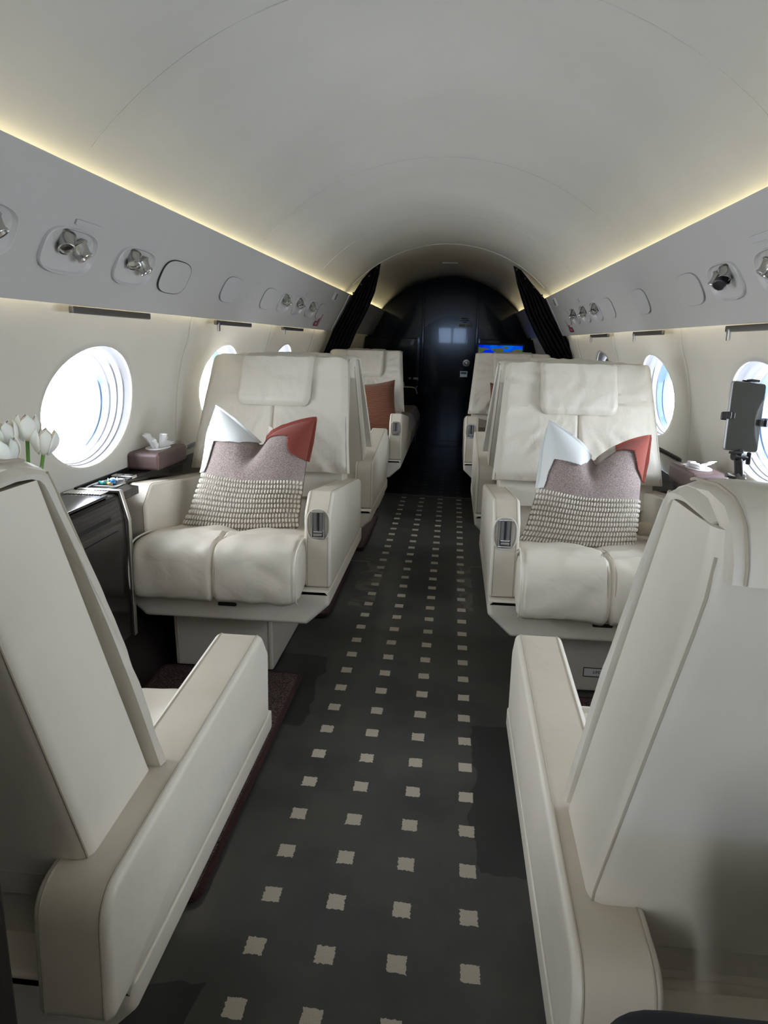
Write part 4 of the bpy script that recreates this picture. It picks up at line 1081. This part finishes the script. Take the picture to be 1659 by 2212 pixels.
# ------------------------------------------------------------------ tablet on its clamp arm
TC = Vector((.815, 2.085, .978))
th = thing('tablet', 'dark tablet standing upright in a black clamp before the right window', 'tablet', TC)
Rt = Matrix.Rotation(math.radians(20), 4, 'Z') @ Matrix.Rotation(math.radians(-6), 4, 'X') @ Matrix.Rotation(math.radians(5), 4, 'Y')
th.rotation_euler = Rt.to_euler()
bm = bmesh.new(); prism(bm, fillet([(-.056, -.096), (.056, -.096), (.056, .096), (-.056, .096)], .009), 'y', 0, .005, .003, 3); obj('tablet_shell', bm, M_alu, th)
bm = bmesh.new(); prism(bm, fillet([(-.054, -.094), (.054, -.094), (.054, .094), (-.054, .094)], .008), 'y', -.0052, .0006, .0004, 2); obj('screen', bm, M_screen, th)
hd = thing('tablet_holder', 'black jointed clamp arm holding the tablet at the right window', 'holder', TC)
hd.rotation_euler = Rt.to_euler()
bm = bmesh.new(); rbox(bm, (0, .013, -.01), (.05, .014, .10), .005, 2); rbox(bm, (0, .012, -.002), (.132, .008, .022), .003, 2); rbox(bm, (0, .012, 0), (.022, .008, .205), .003, 2); obj('clamp_frame', bm, M_blackp, hd)
for s, zz in ((-1, .0), (1, -.012)):
    bm = bmesh.new(); rbox(bm, (s * .061, -.002, zz), (.008, .034, .020), .003, 2); rbox(bm, (s * .055, -.012, zz), (.026, .006, .018), .003, 3); obj('clamp_jaw', bm, M_blackp, hd)
bm = bmesh.new(); rbox(bm, (-.016, -.004, -.101), (.030, .022, .008), .003, 2); rbox(bm, (-.006, -.012, -.096), (.016, .005, .012), .002, 2); obj('lower_jaw', bm, M_blackp, hd)
bm = bmesh.new(); rbox(bm, (.012, -.002, .101), (.030, .022, .007), .003, 2); obj('upper_jaw', bm, M_blackp, hd)
bm = bmesh.new(); rbox(bm, (.074, .004, -.010), (.014, .022, .024), .004, 2); tube(bm, [(.062, .004, -.010), (.074, .004, -.010)], .006, 10); obj('thumb_screw', bm, M_blackp, hd)
inv = Rt.inverted()
def L_(x, y, z): return inv @ (Vector((x, y, z)) - TC)
base = L_(.845, 2.10, .7006)
j1 = L_(.826, 2.115, .862); j2 = L_(.836, 2.115, .800)
bm = bmesh.new(); tube(bm, [(.005, .016, -.06), j1], .011, 12); obj('upper_arm', bm, M_blackp, hd)
bm = bmesh.new(); tube(bm, [j1 + Vector((-.018, 0, 0)), j1 + Vector((.018, 0, 0))], .012, 14); tube(bm, [j1 + Vector((.012, 0, 0)), j1 + Vector((.034, 0, -.002))], .005, 8); rbox(bm, j1 + Vector((.036, 0, -.003)), (.010, .014, .036), .004, 2); obj('joint_knob', bm, M_blackp, hd)
bm = bmesh.new(); tube(bm, [j1, j2], .011, 12); tube(bm, [j1.lerp(j2, .2), j1.lerp(j2, .9)], .0125, 12); obj('lower_arm', bm, M_blackp, hd)
bm = bmesh.new(); tube(bm, [j2 + Vector((-.045, 0, .006)), j2 + Vector((.02, 0, -.004))], .007, 10); rbox(bm, j2, (.030, .024, .030), .006, 2); obj('base_lever', bm, M_dmetal, hd)
bm = bmesh.new(); tube(bm, [j2, base + (j2 - base) * .1], .010, 12); tube(bm, [base, base + (j2 - base).normalized() * .012], .034, 24); obj('base_post', bm, M_blackp, hd)

# ------------------------------------------------------------------ rugs
def rug(x0, x1, y0, y1, label):
    th = thing('rug', label, 'rug', ((x0 + x1) / 2, (y0 + y1) / 2, 0), 0, 'brown shaggy rugs beside the runner')
    hx, hy = (x1 - x0) / 2, (y1 - y0) / 2
    bm = bmesh.new(); n, m_ = int(hx * 120), int(hy * 120)
    P0 = fillet([(-hx, -hy), (hx, -hy), (hx, hy), (-hx, hy)], .03)
    prism(bm, P0, 'z', .009, .008, .006, 3); obj('pile', bm, M_rug, th)
    bm = bmesh.new(); tube(bm, [(x, y, .010) for x, y in fillet([(-hx, -hy), (hx, -hy), (hx, hy), (-hx, hy)], .03)], .009, 8, close=True); obj('binding', bm, M_bind, th)
rug(-.985, -.490, 1.22, 2.265, 'brown rug under the near left chair, reaching the left patterned-pillow chair')
rug(-.985, -.500, 2.83, 3.52, 'brown rug under the rear of the left patterned-pillow chair')
rug(-.985, -.475, 3.85, 4.66, 'brown rug under the chair behind the left patterned-pillow chair')
rug(.40, .80, 1.30, 2.225, 'brown rug glimpsed between the two right facing chairs')

# ------------------------------------------------------------------ aft cabin beyond the curtain
def divan(side, y0, y1, xi, label):
    th = thing('divan', label, 'sofa', (XC + side * .62, (y0 + y1) / 2, 0), 0, 'taupe divans behind the curtain')
    w = (y1 - y0) / 2; xin = xi - (XC + side * .62)
    bm = bmesh.new(); rbox(bm, (side * .10, 0, .13), (.50, 2 * w - .06, .24), .01, 2); obj('divan_base', bm, M_lacq2, th)
    for k in (0, 1):
        bm = bmesh.new(); yc = -w / 2 + k * w; prof = fillet([(xin, .30), (xin - side * .012, .42), (xin + side * .03, .52), (side * .28, .50), (side * .28, .26), (xin + side * .02, .25)], [.03, .04, .05, .02, .02, .03], 5)
        prism(bm, prof, 'y', yc, w / 2 - .006, .03, 4); obj('seat_cushion', bm, L_main if k == 0 else M_sofa, th)
    bm = bmesh.new(); prism(bm, fillet([(side * .20, .50), (side * .36, .50), (side * .40, .95), (side * .30, .95)], .03), 'y', 0, w - .01, .03, 4); obj('backrest', bm, M_sofa, th)
divan(-1, 5.95, 7.55, -.345, 'taupe leather divan along the left wall beyond the curtain')
divan(1, 5.95, 7.40, .135, 'taupe leather divan along the right wall beyond the curtain')
th = thing('side_tray', 'dark tray table with a pale metal rim beyond the far left chair', 'tray', (-.56, 7.72, 0))
bm = bmesh.new(); rbox(bm, (0, 0, .690), (.36, .22, .016), .006, 2); obj('tray_top', bm, M_lacq2, th)
bm = bmesh.new(); tube(bm, [(-.18, -.115, .70), (.12, -.115, .70), (.165, -.112, .69), (.185, -.105, .63)], .0075, 8); obj('rim', bm, M_nickel, th)
bm = bmesh.new(); rbox(bm, (0, .02, .342), (.30, .16, .683), .006, 2); obj('pedestal', bm, M_lacq2, th)
def aft_cab(x0, x1, label):
    th = thing('aft_cabinet', label, 'cabinet', ((x0 + x1) / 2, 8.25, 0), 0, 'black cabinets at the rear bulkhead')
    h = (x1 - x0) / 2
    bm = bmesh.new(); prism(bm, fillet([(-h, 0), (h, 0), (h, 1.205), (-h, 1.205)], .006), 'y', .09, .10, .004, 2); obj('cabinet_body', bm, M_lacq, th)
    bm = bmesh.new(); rbox(bm, (0, .085, 1.211), (2 * h, .205, .010), .002, 1); obj('cabinet_top', bm, M_lacq2, th)
    bm = bmesh.new(); rbox(bm, (0, -.013, .60), (2 * h - .03, .006, 1.14), .004, 2); obj('door', bm, M_lacq, th)
aft_cab(-1.02, -.42, 'black cabinet at the left of the rear bulkhead door'); aft_cab(.275, .90, 'black cabinet behind the map monitor at the right of the rear door')
# monitor with a map
MX, MZ = .505, 1.005
th = thing('monitor', 'flat monitor showing a blue map on the rear bulkhead', 'monitor', (MX, 8.19, MZ))
bm = bmesh.new(); prism(bm, fillet([(-.265, -.165), (.265, -.165), (.265, .165), (-.265, .165)], .008), 'y', .012, .018, .005, 2); obj('bezel', bm, M_blackp, th)
bm = bmesh.new(); rbox(bm, (0, -.007, 0), (.486, .003, .290), .0005, 1); sc = obj('screen', bm, M_map, th, smooth=False)
bm = bmesh.new()
def land(pts):
    f = bm.faces.new([bm.verts.new((-.243 + .486 * x, -.0090, .145 - .29 * y)) for x, y in pts])
land([(0, .08), (.06, .10), (.13, .10), (.24, .14), (.26, .17), (.15, .18), (.10, .26), (.07, .36), (.03, .48), (0, .45)])
land([(.28, .13), (.40, .12), (.50, .09), (.58, .14), (.56, .22), (.60, .24), (.56, .32), (.50, .36), (.47, .46), (.45, .48), (.41, .34), (.38, .24), (.31, .18)])
land([(.50, .06), (.60, .04), (.69, .05), (.67, .11), (.62, .15), (.57, .08)])
land([(.78, .18), (.86, .14), (1.0, .15), (1.0, .50), (.74, .50), (.72, .42), (.76, .32), (.72, .28)])
land([(.45, .52), (.54, .56), (.60, .66), (.56, .80), (.51, .95), (.48, .80), (.44, .62)])
land([(.72, .56), (.86, .52), (.92, .62), (.86, .82), (.80, .92), (.77, .74), (.71, .66)])
obj('map_land', bm, M_land, sc, smooth=False)
bm = bmesh.new(); rbox(bm, (0, .031, 0), (.16, .026, .12), .003, 1); obj('mount', bm, M_blackp, th)
# little placard and tissue on the tray side
th = thing('wall_placard', 'small grey label above the tray table in the dark aft cabin', 'sign', (-.455, 8.135, .765))
bm = bmesh.new(); rbox(bm, (-.035, 0, 0), (.028, .004, .022), .001, 1); rbox(bm, (.03, 0, 0), (.056, .004, .022), .001, 1); obj('plate', bm, M_plate, th)
bm = bmesh.new(); lathe(bm, [(.0, 0), (.022, 0), (.020, .03), (.012, .055), (.0, .06)], 10); o = obj('tissue_tuft', bm, M_plate); o.location = (-.535, 7.66, .699); tag(o, 'small pale tuft standing on the dark tray table', 'tissue')
# small ceiling fitting beyond the curtain
bm = bmesh.new(); prism(bm, sup(.075, .016, 32, 4), 'z', 0, .006, .004, 3); o = obj('ceiling_fitting', bm, M_white); o.location = (-.079, 6.9, 1.878); tag(o, 'small oblong white fitting on the ceiling beyond the curtain', 'fitting')
# dark soft shape at the photographer's feet
bm = bmesh.new(); prism(bm, fillet([(.135, .004), (.62, .004), (.62, .712), (.118, .712)], [.02, .02, .05, .05], 6), 'y', .36, .075, .03, 5, bulge=.004)
o = obj('bag', bm, M_navy); tag(o, 'dark navy rounded bag edge at the bottom right corner, behind the near right chair', 'bag')

# ------------------------------------------------------------------ daylight
w = bpy.data.worlds.new('sky'); C.world = w; w.use_nodes = True; nt = w.node_tree; nt.nodes.clear()
wo = nt.nodes.new('ShaderNodeOutputWorld'); bg = nt.nodes.new('ShaderNodeBackground')
tc = nt.nodes.new('ShaderNodeTexCoord'); sx = nt.nodes.new('ShaderNodeSeparateXYZ'); nt.links.new(tc.outputs['Generated'], sx.inputs[0])
cr = nt.nodes.new('ShaderNodeValToRGB'); e = cr.color_ramp.elements
e[0].position = .0; e[0].color = (.94, .96, 1.0, 1); e[1].position = 1.0; e[1].color = (.84, .90, 1.0, 1)
for p_, c_ in ((.33, (.88, .92, .98, 1)), (.45, (.45, .63, .95, 1)), (.55, (.45, .63, .95, 1)), (.67, (.82, .88, .98, 1))):
    x2 = e.new(p_); x2.color = c_
nt.links.new(M(nt, 'MULTIPLY_ADD', sx.outputs[0], .5, .5), cr.inputs[0]); nt.links.new(cr.outputs[0], bg.inputs[0])
bg.inputs[1].default_value = 15.3
nt.links.new(bg.outputs[0], wo.inputs[0])
def portal(loc, rot, sx_, sy_):
    l = bpy.data.lights.new('window_portal', 'AREA'); l.shape = 'RECTANGLE'; l.size = sx_; l.size_y = sy_
    l.cycles.is_portal = True
    o = bpy.data.objects.new('window_portal', l); COL.objects.link(o); o.location = loc; o.rotation_euler = rot
for side, cs in ((-1, CL), (1, CR)):
    for c in cs:
        if side > 0 and c == CR[3]: continue
        portal((XC + side * 1.175, c, WZ), (0, math.radians(-90 if side < 0 else 90), 0), .34, .52)
portal((XC - 1.10, -1.55, .72), (0, math.radians(-90), 0), 1.5, .42)
portal((-.09, YF - .05, 1.365), (math.radians(90), 0, 0), .76, .40)

# ------------------------------------------------------------------ camera
cam = bpy.data.cameras.new('camera'); co = bpy.data.objects.new('camera', cam); COL.objects.link(co); C.camera = co
cam.sensor_width = 36; cam.sensor_fit = 'AUTO'; cam.lens = 1534 * 36 / 2212; cam.clip_start = .05
p, yw, r = math.radians(13.48), math.radians(5.25), math.radians(1.34)
B = Matrix(((1, 0, 0), (0, 0, -1), (0, 1, 0)))
Ry = Matrix(((math.cos(yw), 0, math.sin(yw)), (0, 1, 0), (-math.sin(yw), 0, math.cos(yw))))
Rx = Matrix(((1, 0, 0), (0, math.cos(p), -math.sin(p)), (0, math.sin(p), math.cos(p))))
Rz = Matrix(((math.cos(r), -math.sin(r), 0), (math.sin(r), math.cos(r), 0), (0, 0, 1)))
W2C = Rz @ Rx @ Ry @ B
m = W2C.transposed().to_4x4() @ Matrix.Diagonal((1, -1, -1, 1))
m.translation = (0, 0, 1.16); co.matrix_world = m
C.view_settings.view_transform = 'Standard'; C.view_settings.look = 'None'; C.view_settings.gamma = 1; C.view_settings.use_curve_mapping = False
C.view_settings.exposure = 0.4
cy = C.cycles
cy.use_denoising = True; cy.max_bounces = 9; cy.diffuse_bounces = 6; cy.glossy_bounces = 4; cy.transparent_max_bounces = 8; cy.transmission_bounces = 4
cy.sample_clamp_indirect = 6; cy.caustics_reflective = False; cy.caustics_refractive = False
